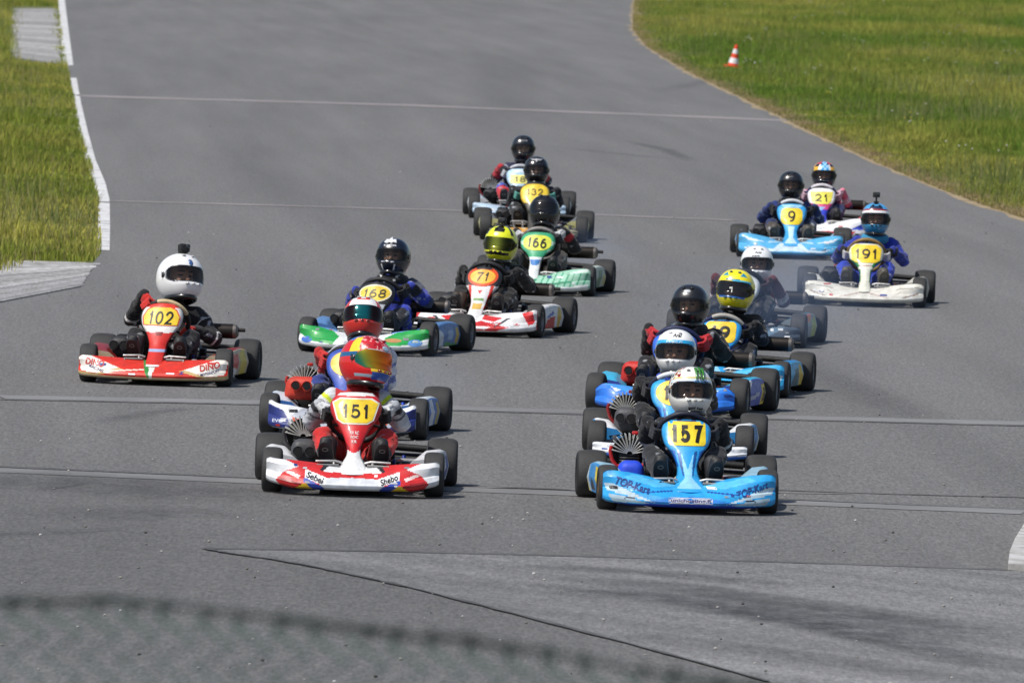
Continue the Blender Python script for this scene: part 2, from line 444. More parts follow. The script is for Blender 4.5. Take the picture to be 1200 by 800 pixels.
def engine_parts(root, cfg):
    """air cooled or water cooled engine at the driver's right (-x), its intake box and carburettor"""
    ex, ey = -.30, .12
    def blk():
        b = MB()
        b.add(rbox(ex, ey, .15, .15, .20, .12, .015), '2b2b2c')
        b.add(lathe([(.06, -.07), (.065, -.05), (.065, .05), (.06, .07)], 20, 'x', (ex, ey + .02, .14)), '3c3c3e')
        b.add(rbox(ex, ey, .25, .10, .11, .09, .012), '1d1d1e')
        b.add(lathe([(.05, -.02), (.052, 0), (.05, .02)], 20, 'x', (ex + .10, ey + .10, .13)), '77777a')
        b.add(tube([(ex, ey + .05, .27), (ex + .03, ey + .15, .25), (ex + .15, ey + .2, .24), (ex + .32, ey + .22, .27)], .022, 10), '5a4a40')
        b.add(tube([(ex + .03, ey - .02, .30), (ex + .09, ey, .35), (ex + .1, ey + .06, .3)], .006, 6), '8e1c18')
        b.add(tube([(ex - .03, ey - .05, .25), (ex - .06, ey - .10, .22), (ex - .03, ey - .16, .2)], .005, 6), 'b9b9b4')
        for k in range(5): b.add(rbox(ex, ey, .215 + k * .016, .115, .125, .006, .002, 1), '4a4a4c')
        return b.mesh('engine', METAL)
    e = ob('engine', cached('engine', blk), root)
    if cfg.get('fins', True):
        def fin():
            b = MB()
            for k in range(13):
                a = R(-78 + 156 * k / 12)
                M = Matrix.Rotation(a, 4, 'Y')
                b.add(rbox(0, -.01, .066, .0055, .12, .10, .001, 1), 'c9c9c5', Matrix.Translation((ex, ey, .285)) @ M)
            b.add(capsule((ex, ey - .02, .285), .026, (ex, ey + .055, .285), .03), '2a2a2a'); b.add(lathe([(.002, .045), (.098, .045), (.098, .052), (.002, .052)], 28, 'y', (ex, ey, .285)), '141414')  # black disc added behind the fins, painting the gaps between them as shade
            return b.mesh('cylinder_head', METAL)
        ob('cylinder_head', cached('fin', fin), e)
        def sh():
            b = MB(); c = C(cfg.get('shroud', '9c1513'))
            for s in (-1, 1):
                b.add(tube([(ex + s * .105, ey - .06, .33), (ex + s * .112, ey - .062, .30), (ex + s * .10, ey - .06, .25), (ex + s * .07, ey - .06, .21)], .011, 8), c)
            b.add(rbox(ex + .03, ey - .03, .405, .035, .05, .02, .006), c); b.add(rbox(ex, ey - .055, .215, .17, .02, .02, .005), c)
            return b.mesh('cooling_shroud', PAINT)
        ob('cooling_shroud', cached(('shroud', cfg.get('shroud')), sh), e)
    def box():
        c = C(cfg.get('airbox', '3a3a3c')); b = MB(); q = cfg.get('airpos', (ex, -.06, .215)); w, h = cfg.get('airsize', (.16, .15))
        b.add(rbox(*q, w, .17, h, .045, 5, (.82, .9)), c)
        b.add(tube([(q[0] + .02, q[1] + .08, q[2]), (q[0] + .03, q[1] + .15, q[2] - .02)], .028, 12), '1a1a1a')
        for s in (() if cfg.get('airbox') == '1f49d8' else (-1, 1)):
            x = q[0] + s * .034
            b.add(lathe([(.017, -.04), (.030, -.05), (.031, -.042), (.024, .03)], 20, 'y', (x, q[1] - .07, q[2] + .02)), c if cfg.get('airbox') != '1f49d8' else C('1f49d8'))
            b.add(lathe([(.0005, -.0515), (.0235, -.0515), (.0235, -.045)], 20, 'y', (x, q[1] - .0706, q[2] + .02)), (.004, .004, .004))
        return b.mesh('intake_silencer', PLAST)
    ob('intake_silencer', cached(('air', cfg.get('airbox'), cfg.get('airpos'), cfg.get('airsize')), box), e)
    if cfg.get('muffler'):
        def mf():
            b = MB()
            b.add(lathe([(.02, .12), (.048, .14), (.050, .16), (.050, .42), (.047, .44), (.03, .455)], 24, 'x', (0, .24, .335)), lambda c: '26221f' if c.x < .37 else ('3a3634' if c.x < .41 else '75706c'))
            b.add(lathe([(.013, .45), (.013, .50), (.009, .50), (.009, .46)], 12, 'x', (0, .24, .345)), '2a2a2a')
            b.add(tube([(.14, .24, .335), (.0, .28, .30), (-.15, .25, .26)], .022, 10), '4b3a30')
            return b.mesh('exhaust_muffler', METAL)
        ob('exhaust_muffler', cached('muffler', mf), root)

def chassis_mesh(col):
    def mk():
        b = MB(); c = C(col)
        for s in (-1, 1):
            b.add(tube([(s * .17, -.74, .075), (s * .17, -.50, .075), (s * .22, -.2, .065), (s * .29, .1, .065), (s * .28, .5, .075), (s * .27, .58, .08)], .014), c)
            b.add(tube([(s * .22, -.42, .075), (s * .33, -.49, .11)], .014), c)                  # stub axle carrier
            b.add(tube([(s * .17, -.66, .10), (s * .20, -.62, .17), (s * .08, -.60, .17)], .009), '8d8d8d')
            b.add(tube([(s * .22, -.25, .075), (s * .43, -.25, .10), (s * .43, .2, .10), (s * .29, .2, .075)], .010), '9a9a9a')  # pod bars
            b.add(tube([(s * .02, -.36, .16), (s * .36, -.45, .12)], .006), '9c9ca0')              # tie rods
            b.add(rbox(s * .345, -.49, .125, .03, .04, .08, .006), '5c5c60')
            b.add(tube([(s * .345, -.49, .127), (s * .42, -.49, .127)], .012), '77777a')
            b.add(tube([(s * .10, -.60, .09), (s * .11, -.55, .19)], .007), 'b8b8b8')              # pedals
            b.add(tube([(s * .065, -.585, .185), (s * .10, -.60, .195), (s * .21, -.59, .19)], .0065), 'c4c4c4')
            b.add(tube([(s * .27, .56, .08), (s * .27, .60, .16)], .012), c)
        b.add(tube([(-.17, -.74, .075), (0, -.755, .075), (.17, -.74, .075)], .012), c)
        b.add(tube([(-.22, -.3, .075), (.22, -.3, .075)], .013), c); b.add(tube([(-.29, .15, .07), (.29, .15, .07)], .013), c)
        b.add(tube([(-.28, .5, .08), (.28, .5, .08)], .014), c)
        b.add(tube([(0, -.40, .10), (0, -.13, .40)], .010), '8a8a8e')                              # steering column
        b.add(tube([(-.06, -.25, .075), (0, -.2, .33), (.06, -.25, .075)], .008), c)
        b.add(tube([(-.47, RY, .137), (.47, RY, .137)], .018, 12), 'a0a0a4')                       # rear axle
        b.add(lathe([(.02, -.004), (.085, -.004), (.085, .004), (.02, .004)], 28, 'x', (.17, RY, .137)), '86868a')
        b.add(lathe([(.02, -.006), (.075, -.006), (.08, 0), (.075, .006), (.02, .006)], 28, 'x', (-.2, RY, .137)), 'b0a060')
        b.add(rbox(.20, .40, .16, .04, .07, .09, .008), '2d2d2f')
        b.add(rbox(.27, -.05, .13, .10, .12, .08, .02), '202021')
        b.add(tube([(.14, -.5, .12), (.25, -.25, .15), (.27, .0, .17), (.2, .3, .15)], .006), '8c1a16')
        b.add(tube([(.12, -.5, .11), (.2, -.2, .12), (.3, .1, .12)], .005), 'c8c8c8')
        rr = random.Random(4)
        for s in (-1, 1):
            for k in range(7):
                x, y, z = s * rr.uniform(.12, .36), rr.uniform(-.42, .0), rr.uniform(.09, .19)
                b.add(rbox(x, y, z, rr.uniform(.015, .045), rr.uniform(.02, .05), rr.uniform(.015, .035), .004), rr.choice(['b4b4b2', '2a2a2c', '6a6a6e', 'b4b4b2', '1e2a6a']))
                b.add(tube([(x, y, z), (x - s * .04, y + .03, z - .03), (x - s * .03, y + .06, .07)], .004, 6), rr.choice(['1a1a1a', '9a9a98', 'a82018']))
            b.add(tube([(s * .20, -.60, .13), (s * .30, -.50, .17), (s * .38, -.36, .15), (s * .36, -.2, .12)], .005, 6), '141414')
        b.add(tube([(.05, -.5, .09), (.13, -.42, .14), (.24, -.40, .15)], .011, 8), 'a9a9a8'); b.add(lathe([(.012, 0), (.03, .01), (.03, .03), (.012, .04)], 14, 'z', (.24, -.38, .13)), 'b4b4b4')
        return b.mesh('chassis_frame', METAL)
    return cached(('chassis', col), mk)
def tray_mesh():
    b = MB(); b.add(rbox(0, -.28, .045, .42, .78, .008, .003, 1), '303032'); return b.mesh('floor_tray', METAL)
def tank_mesh():
    b = MB(); b.add(rbox(0, -.26, .12, .15, .26, .13, .03, 3, (.8, .9)), 'c9c2ad'); b.add(lathe([(.025, 0), (.025, .025), (.001, .027)], 16, 'z', (0, -.3, .185)), '1c1c1c'); return b.mesh('fuel_tank', PLAST)
def seat_mesh():
    b = MB()
    def fn(u, v):   # bucket: u across, v from front lip under the thighs to the top of the back
        s = u * 2 - 1; a = v
        y = interp(a, [(0, -.06), (.35, .16), (.5, .29), (.65, .36), (1, .45)]); z = interp(a, [(0, .13), (.35, .07), (.5, .09), (.65, .18), (1, .40)])
        w = interp(a, [(0, .16), (.4, .19), (.65, .19), (1, .15)])
        k = abs(s) ** 3
        return (s * w, y - k * .10 * interp(a, [(0, 0), (.5, .6), (1, 1)]), z + k * interp(a, [(0, .05), (.4, .17), (.65, .13), (1, -.04)]))
    b.add(grid(fn, 24, 28), '1b1b1d'); return b.mesh('seat', PLAST)
def rear_bumper_mesh(col):
    def mk():
        b = MB(); b.add(tube([(-.5, .62, .13), (-.46, .665, .14), (0, .68, .15), (.46, .665, .14), (.5, .62, .13)], .03, 12), col)
        b.add(tube([(-.4, .64, .2), (0, .655, .22), (.4, .64, .2)], .022, 10), col)
        return b.mesh('rear_bumper', PLAST)
    return cached(('rb', col), mk)
SW_C = Vector((0, -.085, .405)); SW_N = Vector((0, .86, .51)).normalized(); SW_R = .155
def sw_frame(ang):   # point, radial and tangent on the wheel rim; 90 deg is the top
    t = SW_N.cross(Vector((1, 0, 0))).normalized(); t = t if t.z > 0 else -t
    rad = Vector((1, 0, 0)) * math.cos(ang) + t * math.sin(ang)
    return SW_C + rad * SW_R, rad, (-Vector((1, 0, 0)) * math.sin(ang) + t * math.cos(ang))
def steering_mesh(rim, top, rot):
    def mk():
        b = MB(); n = 64; pts = [sw_frame(2 * math.pi * i / n)[0] for i in range(n)]
        def col(c):
            d = c - SW_C; a = math.degrees(math.atan2(d.dot(sw_frame(math.pi/2)[1]), d.x))
            return top if abs(a - 90 - rot) < 42 else rim
        b.add(tube(pts, .0165, 12, True), col)
        for a in (-20, 90, 200):
            p = sw_frame(R(a + rot))[0]; b.add(tube([SW_C - SW_N * .03, p], .009, 8), '2a2a2c')
        b.add(lathe([(.001, -.01), (.035, -.01), (.035, .012), (.001, .014)], 20, 'z'), '1a1a1a', Matrix.Translation(SW_C - SW_N * .03) @ Vector((0, 0, 1)).rotation_difference(SW_N).to_matrix().to_4x4())
        return b.mesh('steering_wheel', PLAST)
    return cached(('sw', rim, top, rot), mk)

def wheel(root, x, y, rad, w, rimcol, key, steer=0):
    e = bpy.data.objects.new('wheel', None); COL.objects.link(e); e.parent = root; e.empty_display_size = .1
    s = 1 if x > 0 else -1
    e.matrix_local = Matrix.Translation((x, y, rad)) @ Matrix.Rotation(R(steer), 4, 'Z') @ Matrix.Rotation(0 if s > 0 else math.pi, 4, 'Z')
    ob('tyre', tyre_mesh(rad, w, key), e); ob('rim', rim_mesh(w, C(rimcol), key), e)

def kart_matrix(cfg):
    px, py = cfg['pos']; az = math.atan(((px - 600) * math.cos(ROLL) + (py - 400) * math.sin(ROLL)) / FPX)
    yaw = R(cfg['yaw']) - az; s = cfg.get('s', 1.)
    front = at(px, py); Mr = Matrix.Rotation(yaw, 4, 'Z') @ Matrix.Scale(s, 4)
    o = front - (Mr @ Vector((0, FY, 0)))
    return Matrix.Translation(o) @ Mr
def make_kart(cfg):
    root = bpy.data.objects.new('go_kart', None); COL.objects.link(root); root.matrix_world = cfg['M'] = kart_matrix(cfg)
    tag(root, cfg['label'], 'go kart', 'racing go karts on the track')
    fr = cfg.get('fr', .128); st = cfg.get('steer', 0); rc = cfg.get('rim', '8d8d90')
    for s in (-1, 1):
        wheel(root, s * .455, FY, fr, .115, rc, 'front', st)
        wheel(root, s * .492, RY, .139, .175, rc, 'rear')
        ob('side_pod', make_pod(cfg, s), root)
    o = ob('front_fairing', make_nose(cfg), root)
    pm, nm = make_panel(cfg); p = ob('number_panel', pm, root)
    md = p.modifiers.new('thickness', 'SOLIDIFY'); md.thickness = .004; md.offset = -1
    ob('number_plate', nm, p)
    ob('chassis_frame', chassis_mesh(cfg.get('frame', '2c2c30')), root)
    ob('floor_tray', cached('tray', tray_mesh), root); ob('fuel_tank', cached('tank', tank_mesh), root)
    s = ob('seat', cached('seat', seat_mesh), root); md = s.modifiers.new('thickness', 'SOLIDIFY'); md.thickness = .006
    ob('rear_bumper', rear_bumper_mesh(cfg.get('bumper', '151516')), root)
    ob('steering_wheel', steering_mesh(cfg.get('sw', '14182c'), cfg.get('swtop', '14182c'), cfg.get('swrot', 0)), root)
    engine_parts(root, cfg)
    return root

# ------------------------------------------------------------------ drivers
def helmet_pt(az, el, k=1.0):
    d = Vector((math.sin(az) * math.cos(el), -math.cos(az) * math.cos(el), math.sin(el)))
    a, bb, c = .128, (.142 if d.y < 0 else .158), (.148 if d.z > 0 else .150); p = 2.3
    r = (abs(d.x / a) ** p + abs(d.y / bb) ** p + abs(d.z / c) ** p) ** (-1 / p)
    v = d * r
    f = max(0, math.cos(az)) ** 1.5; lo = max(0, min(1, (math.degrees(-el) - 4) / 22))
    v.y -= .034 * f * lo * lo * (3 - 2 * lo)
    w = max(0, min(1, (-.02 - v.z) / .1)); v.x *= 1 - .09 * w
    if d.y > 0: v.y *= 1 - .16 * w
    return v * k
def helmet_mesh(cfg):
    b = MB(); na, ne = 132, 66; lo, hi = R(-56), R(90); paint = cfg['paint']
    vs, fs = grid(lambda u, v: helmet_pt((u - .5) * 2 * math.pi, lo + (hi - lo) * v), na, ne, True)
    ff = []; cc = []
    for k, f in enumerate(fs):
        i, j = k % na, k // na
        az = math.degrees(((i + .5) / na - .5) * 2 * math.pi); el = math.degrees(lo + (hi - lo) * (j + .5) / ne)
        if (abs(az) / 62) ** 4 + (abs(el - 1) / 17) ** 4 < 1: continue
        ff.append(f); col = paint(az, el)
        if (abs(az) / 66) ** 4 + (abs(el - 1) / 20) ** 4 < 1: col = '101012'
        cc.append(C(col))
    b.add((vs, ff), cc)
    bv = BVHTree.FromPolygons([v for v in vs], fs)
    # neck roll at the bottom edge and the two visor pivots
    b.add(tube([helmet_pt(2 * math.pi * i / 40, R(-56)) for i in range(40)], .007, 8, True), '151516')
    for s in (-1, 1):
        q = helmet_pt(R(78 * s), R(2)); b.add(ellipsoid(q, .007, .018, .018, 10), cfg.get('pivot', '2a2a2c'))
    for k in (-1, 0, 1):
        q = helmet_pt(R(k * 16), R(-24)); b.add(rbox(q.x, q.y - .001, q.z, .028 if k else .02, .008, .009, .002, 1), cfg.get('vent', '141416'))
    for s in (-1, 1):
        q = helmet_pt(R(18 * s), R(52)); b.add(rbox(q.x, q.y, q.z, .022, .03, .008, .003, 1), cfg.get('vent2', cfg.get('vent', '141416')))
    for t in cfg.get('text', []):
        lay(b, text2d(t['s'], t['w'], t['h'], t.get('b', .02), .015, t.get('shear', 0)), bv, t['c'], t.get('u', 0), t['v'], .003)
    for t in cfg.get('shapes', []):
        lay(b, flat(t['p'], .012), bv, t['c'], t.get('u', 0), t.get('v', 0), .0022)
    return b.mesh('helmet', SHELL, 50)
def visor_mesh(cfg):
    b = MB()
    def fn(u, v):
        x, y = u * 2 - 1, v * 2 - 1
        w = 70 * (1 - .05 * abs(y) ** 4); h = 20.5 * (1 - .45 * max(0, abs(x) - .72) / .28)
        return helmet_pt(R(x * w), R(1 + y * h), 1.018)
    col = cfg.get('vcol', lambda c: '101012')
    b.add(grid(fn, 60, 20), col)
    return b.mesh('visor', cfg.get('visor', VIS_CLEAR), 60)
def action_camera(parent, up=.068):
    def mk():
        b = MB(); b.add(rbox(0, 0, .012, .045, .05, .012, .004), '101011'); b.add(tube([(0, 0, .015), (0, -.005, up - .02)], .008), '18181a')
        b.add(rbox(0, -.008, up, .062, .042, .045, .006), '1b1b1d'); b.add(lathe([(.001, -.045), (.011, -.045), (.013, -.035), (.013, -.02)], 16, 'y', (.015, .004, up + .008)), '30343c')
        return b.mesh('action_camera', PLAST)
    q = helmet_pt(0, R(78)); return ob('action_camera', cached(('acam', up), mk), parent, Matrix.Translation((0, q.y, q.z - .004)))

def remeshed(mb, voxel, smooth, color_fn, name, mat, folds=0, seed=0, folds_mask=None):
    me = bpy.data.meshes.new('tmp'); me.from_pydata(mb.v, [], mb.f)
    o = bpy.data.objects.new('tmp', me); COL.objects.link(o)
    r = o.modifiers.new('r', 'REMESH'); r.mode = 'VOXEL'; r.voxel_size = voxel; r.use_smooth_shade = True
    s = o.modifiers.new('s', 'SMOOTH'); s.iterations = smooth; s.factor = .5
    dg = bpy.context.evaluated_depsgraph_get(); m2 = bpy.data.meshes.new_from_object(o.evaluated_get(dg))
    bpy.data.objects.remove(o); bpy.data.meshes.remove(me); m2.name = name
    for a in list(m2.color_attributes): m2.color_attributes.remove(a)
    ca = m2.color_attributes.new('Col', 'FLOAT_COLOR', 'POINT')
    n = len(m2.vertices)
    if folds:
        nn = np.empty(n * 3, np.float32); m2.vertices.foreach_get('normal', nn); nn = nn.reshape(-1, 3)
        c_ = np.empty(n * 3, np.float32); m2.vertices.foreach_get('co', c_); c_ = c_.reshape(-1, 3); c0_ = c_.copy()
        dsp = np.array([noise.noise(Vector((p[0] * 16 + seed, p[1] * 16, p[2] * 26))) + .6 * abs(noise.noise(Vector((p[0] * 30, p[1] * 30 + seed, p[2] * 48)))) for p in c_])
        dsp *= folds_mask(c_); c_ += nn * (dsp * folds)[:, None]; m2.vertices.foreach_set('co', c_.ravel())
    co = np.empty(n * 3, np.float32); m2.vertices.foreach_get('co', co); co = co.reshape(-1, 3)
    cols = color_fn(co); ca.data.foreach_set('color', np.concatenate([cols, np.ones((n, 1))], 1).astype(np.float32).ravel())
    m2.polygons.foreach_set('use_smooth', [True] * len(m2.polygons))
    m2.materials.clear(); m2.materials.append(mat); return m2

def hand_mesh(col, side, back=None):
    """a gloved hand closed on the rim: local x = tangent up the rim, y = outward, z = towards the driver"""
    def mk():
        b = MB()
        T, O, Nn = Vector((1, 0, 0)), Vector((0, 1, 0)), Vector((0, 0, 1))
        P = lambda t, o, n: T * t + O * o + Nn * n
        for k in range(5): b.add(capsule(P(-.030 + .015 * k, .012, .036), .015, P(-.026 + .013 * k, .045, .060), .015))   # palm to wrist
        b.add(capsule(P(0, .04, .055), .026, P(0, .058, .085), .027))
        for k, L in enumerate((.86, .97, 1.0, .92)):
            t = -.030 + .020 * k; r = .0098
            a, bb, c, d = P(t, .030, .034), P(t * 1.02, .040, .004), P(t, .022, -.024 * L), P(t * .95, -.008 * L, -.024 * L)
            e = P(t * .95, -.024 * L, -.006)
            for p, q in ((a, bb), (bb, c), (c, d), (d, e)): b.add(capsule(p, r, q, r * .95, 10))
        b.add(capsule(P(.026, .01, .038), .013, P(.044, -.016, .030), .012, 10)); b.add(capsule(P(.044, -.016, .030), .012, P(.058, -.026, .010), .0095, 10))
        b.v = [(v[0] * side, v[1], v[2]) for v in b.v]; b.f = [f[::-1] if side < 0 else f for f in b.f]
        c0 = np.array(C(col)); c1 = np.array(C(back or col))
        return remeshed(b, .0055, 2, lambda co: np.where((co[:, 2:3] < .0) | (co[:, 2:3] > .07), c1, c0), 'glove', CLOTH)
    return cached(('hand', col, side, back), mk)
def boot_mesh(col, sole):
    def mk():
        b = MB()
        # local: sole in the xz plane facing -y, heel at z=0, toe at z=.2
        b.add(rbox(0, .045, .10, .078, .075, .20, .028, 4, (.92, .72)), col)
        ol = [(x * (1 - .10 * (z < 0)), z) for x, z in oval(.088, .225, 32, 2.5)]; k_ = len(ol)
        vs = [(x * q, y, .10 + z * q) for y, q in ((.02, 1), (.004, 1), (-.004, .94), (-.006, .8)) for x, z in ol]
        b.add((vs, [(r * k_ + i, r * k_ + (i + 1) % k_, (r + 1) * k_ + (i + 1) % k_, (r + 1) * k_ + i) for r in range(3) for i in range(k_)] + [tuple(range(3 * k_, 4 * k_))]), lambda c: C(sole))
        b.add(capsule((0, .06, .03), .042, (0, .14, .07), .047), col)
        for k in range(4): b.add(tube([(-.025, .083 - k * .003, .16 - k * .018), (.025, .083 - k * .003, .16 - k * .018)], .004, 6), '8a8a88')
        b.add(tube([(.016 * math.cos(a), -.0065, .155 + .012 * math.sin(a)) for a in [R(q * 30) for q in range(12)]], .0022, 5, True), '8c8c88')
        return b.mesh('racing_boot', PLAST)
    return cached(('boot', col, sole), mk)

def make_driver(cfg):
    D = cfg['driver']; M = cfg['M']; Mi = M.inverted(); s = cfg.get('s', 1.)
    # where the head is: on the line of sight of the helmet's middle, a little behind the steering wheel
    hx, hy = D['head']; yl = D.get('hy', .13)
    o = Mi @ CAM; d = (Mi.to_3x3() @ ray(hx, hy)); t = (yl - o.y) / d.y; H = o + d * t
    hs = D.get('hs', 1.0) / s
    hr = Matrix.Rotation(R(D.get('hyaw', 0)), 4, 'Z') @ Matrix.Rotation(R(-D.get('pitch', 6)), 4, 'X') @ Matrix.Rotation(R(D.get('hroll', 0)), 4, 'Y')
    HM = Matrix.Translation(H) @ hr @ Matrix.Scale(hs, 4)
    neck = HM @ Vector((0, .045, -.155)); nb = neck
    pel = Vector((0, .24, .13)); ch = nb + Vector((0, .03, -.11))
    sh = {k: nb + Vector((k * .142, .025, -.06)) for k in (-1, 1)}
    col = D['suit']; bones = []
    def bone(n, p0, r0, p1, r1): bones.append((n, Vector(p0), r0, Vector(p1), r1))
    for k in (-1, 1):
        bone('torso', pel + Vector((k * .06, 0, 0)), .105, ch + Vector((k * .065, 0, 0)), .092)
        bone('torso', ch + Vector((k * .05, 0, .04)), .075, sh[k], .066)
    bone('torso', ch, .1, nb, .062); bone('neck', nb, .06, neck, .058)
    hands = {}
    lean = D.get('turn', 0)
    for k in (-1, 1):
        ang = R(90 - k * (90 + D.get('grip', -8)) + lean) if 'hang' not in D else R(D['hang'][0 if k < 0 else 1])
        P, rad, tan = sw_frame(ang); hands[k] = (P, rad, tan)
        wr = P + SW_N * .088 + rad * .058
        el = (sh[k] + wr) / 2 + Vector((k * (.048 + D.get('elbow', 0)), .035, -.105))
        bone('shoulder' if 'shoulder' in col else 'upper', sh[k], .068, sh[k].lerp(el, .35), .064)
        bone('upper', sh[k].lerp(el, .35), .062, el, .052); bone('fore', el, .051, wr, .036)
        hip = pel + Vector((k * .085, -.02, -.005)); kn = Vector((k * (.185 + D.get('knee', 0)), -.17, .30)); an = Vector((k * .150, -.395, .185))
        bone('thigh', hip, .085, kn, .060); bone('shin', kn, .056, an, .042)
    b = MB()
    for n, p0, r0, p1, r1 in bones: b.add(capsule(p0, r0, p1, r1))
    hb = []   # head with brow, nose, cheeks, chin and ears, in helmet space
    b.add(ellipsoid((0, .02, .01), .078, .097, .112), M=HM); b.add(ellipsoid((0, -.02, -.05), .058, .065, .06), M=HM)
    b.add(capsule((0, -.078, .012), .009, (0, -.099, -.026), .014), M=HM)
    for k in (-1, 1):
        b.add(capsule((k * .012, -.072, .033), .011, (k * .045, -.062, .03), .011), M=HM)
        b.add(ellipsoid((k * .036, -.06, -.022), .022, .022, .02, 10), M=HM); b.add(ellipsoid((k * .08, .02, -.005), .012, .02, .03, 10), M=HM)
    b.add(capsule((-.016, -.081, -.052), .008, (.016, -.081, -.052), .008), M=HM)
    names = sorted({q[0] for q in bones}); HMi = np.array(HM.inverted())
    skin = np.array(D.get('skin', lin('c99678')))
    def colour(co):
        best = np.full(len(co), 9.); out = np.zeros((len(co), 3))
        for n, p0, r0, p1, r1 in bones:
            a = np.array(p0); dv = np.array(p1) - a; L2 = dv @ dv + 1e-9
            tt = np.clip(((co - a) @ dv) / L2, 0, 1); ds = np.linalg.norm(co - (a + tt[:, None] * dv), axis=1) - (r0 + (r1 - r0) * tt)
            m_ = ds < best; best[m_] = ds[m_]
            c = col.get(n, col.get({'shoulder': 'upper', 'neck': 'torso'}.get(n, n)))
            if isinstance(c, tuple):   # stripes along the limb: (colour, t0, t1, colour2 ...)
                cc = np.tile(np.array(C(c[0])), (len(co), 1))
                for (c2, t0, t1) in c[1:]: cc[(tt > t0) & (tt < t1)] = C(c2)
                out[m_] = cc[m_]
            else: out[m_] = C(c)
        pat = np.array([noise.noise(Vector((p[0] * 19 + hy % 13, p[1] * 15, p[2] * 24))) for p in co]); pc = np.array(C(D.get('logo', 'a4a8b0')))
        out[pat > .50] = out[pat > .50] * .25 + pc * .75; dk = pat < -.45; out[dk] *= .55
        h = np.concatenate([co, np.ones((len(co), 1))], 1) @ HMi.T; h = h[:, :3]
        inh = (np.abs(h[:, 0]) < .12) & (h[:, 2] > -.105) & (np.abs(h[:, 1]) < .14)
        out[inh] = C('1a1a1e')
        face = inh & (h[:, 1] < -.01) & (h[:, 2] > -.062) & (h[:, 2] < .075); out[face] = skin
        for k in (-1, 1):
            eye = face & (np.abs(h[:, 0] - k * .031) < .014) & (np.abs(h[:, 2] - .008) < .007); out[eye] = C('22150f')
            br = face & (np.abs(h[:, 0] - k * .031) < .019) & (np.abs(h[:, 2] - .031) < .006); out[br] = C('3a2417')
        mouth = face & (np.abs(h[:, 0]) < .02) & (np.abs(h[:, 2] + .052) < .006); out[mouth] = C('93463f')
        return out
    def fmask(co):
        h = np.concatenate([co, np.ones((len(co), 1))], 1) @ HMi.T
        return np.clip((-.10 - h[:, 2]) / .04, 0, 1)
    me = remeshed(b, .0085 / max(s, 1), 4, colour, 'person', CLOTH, .011, hx % 17, fmask)
    p = ob('person', me, None, M); tag(p, D['label'], 'person', 'drivers seated in the racing go karts')
    hm = ob('helmet', helmet_mesh(D['helmet']), p, HM); md = hm.modifiers.new('thickness', 'SOLIDIFY'); md.thickness = .012; md.offset = -1
    if D['helmet'].get('label'): hm['label'] = D['helmet']['label']
    ob('visor', visor_mesh(D['helmet']), hm)
    if D.get('cam'): action_camera(hm, D['cam'])
    if D.get('collar'):
        cb = MB(); c0 = D['collar']
        def ring(u, v):
            a = 2 * math.pi * u; q = Vector((.098 * math.cos(a), .11 * math.sin(a) + .02, 0)); ph = 2 * math.pi * v
            return q * (1 + .26 * math.cos(ph)) + Vector((0, 0, -.163 + .036 * math.sin(ph) + .02 * math.sin(a)))
        vf = grid(ring, 40, 14); cb.add(vf, c0 if isinstance(c0, str) else (lambda c: c0[1] if abs(abs(c.x) - .035 - (c.z + .2) * .7) < .006 and c.y < 0 else c0[0]))
        ob('neck_brace', cb.mesh('neck_brace', CLOTH, 80), p, HM)
    for k in (-1, 1):
        P, rad, tan = hands[k]; g = D['glove'] if isinstance(D['glove'], tuple) else (D['glove'], None)
        tt = tan * k   # the thumb side looks up the rim
        z = SW_N; x = tt; y = rad
        sd = 1 if x.cross(y).dot(z) > 0 else -1
        xx = x * sd
        Mh = Matrix((xx, y, z)).transposed().to_4x4(); Mh.translation = P
        ob('glove', hand_mesh(g[0], sd, g[1]), p, Mh)
        an = Vector((k * .150, -.455, .135)); Mb = Matrix.Translation(an) @ Matrix.Rotation(R(k * 6), 4, 'Z') @ Matrix.Rotation(R(38), 4, 'X')
        ob('racing_boot', boot_mesh(D.get('boot', '17171a'), D.get('sole', '1e1e20')), p, Mb)
    return p

# ------------------------------------------------------------------ liveries
Y = 'f3d92e'; YO = 'f2b51e'; BK = '121214'
def plain(c): return lambda az, el: c
def speck(base, cols, k=.09, thr=.57, seed=0):
    def f(az, el):
        p = helmet_pt(R(az), R(el)) / k + Vector((seed, 0, 0)); n = noise.noise(p)
        for i, c in enumerate(cols):
            if n > thr - .17 * i - .2 and n < thr - .17 * i - .05: return c
        return base
    return f
def h157(az, el):
    if 21 < el < 28 and abs(az) < 75: return 'd9e6f2'
    if 29 <= el < 33 and abs(az) < 60: return 'd9cc86'
    if az < -38 and el > 5:
        n = noise.noise(helmet_pt(R(az), R(el)) * 38)
        return '8f1f22' if n > .25 else ('23252c' if n < -.28 else ('b89a3c' if .1 < n < .2 else 'ece9e2'))
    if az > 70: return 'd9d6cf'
    return 'efeee9'
def rainbow(x, z):
    x = x + z * .35
    return tuple(interp(x, [(-.13, a), (-.118, b), (-.10, c), (-.065, d), (-.01, e), (.09, f)]) for a, b, c, d, e, f in ((.02, .04, .30, .75, .85, .60), (.16, .22, .36, .34, .16, .05), (.14, .10, .04, .02, .01, .01)))
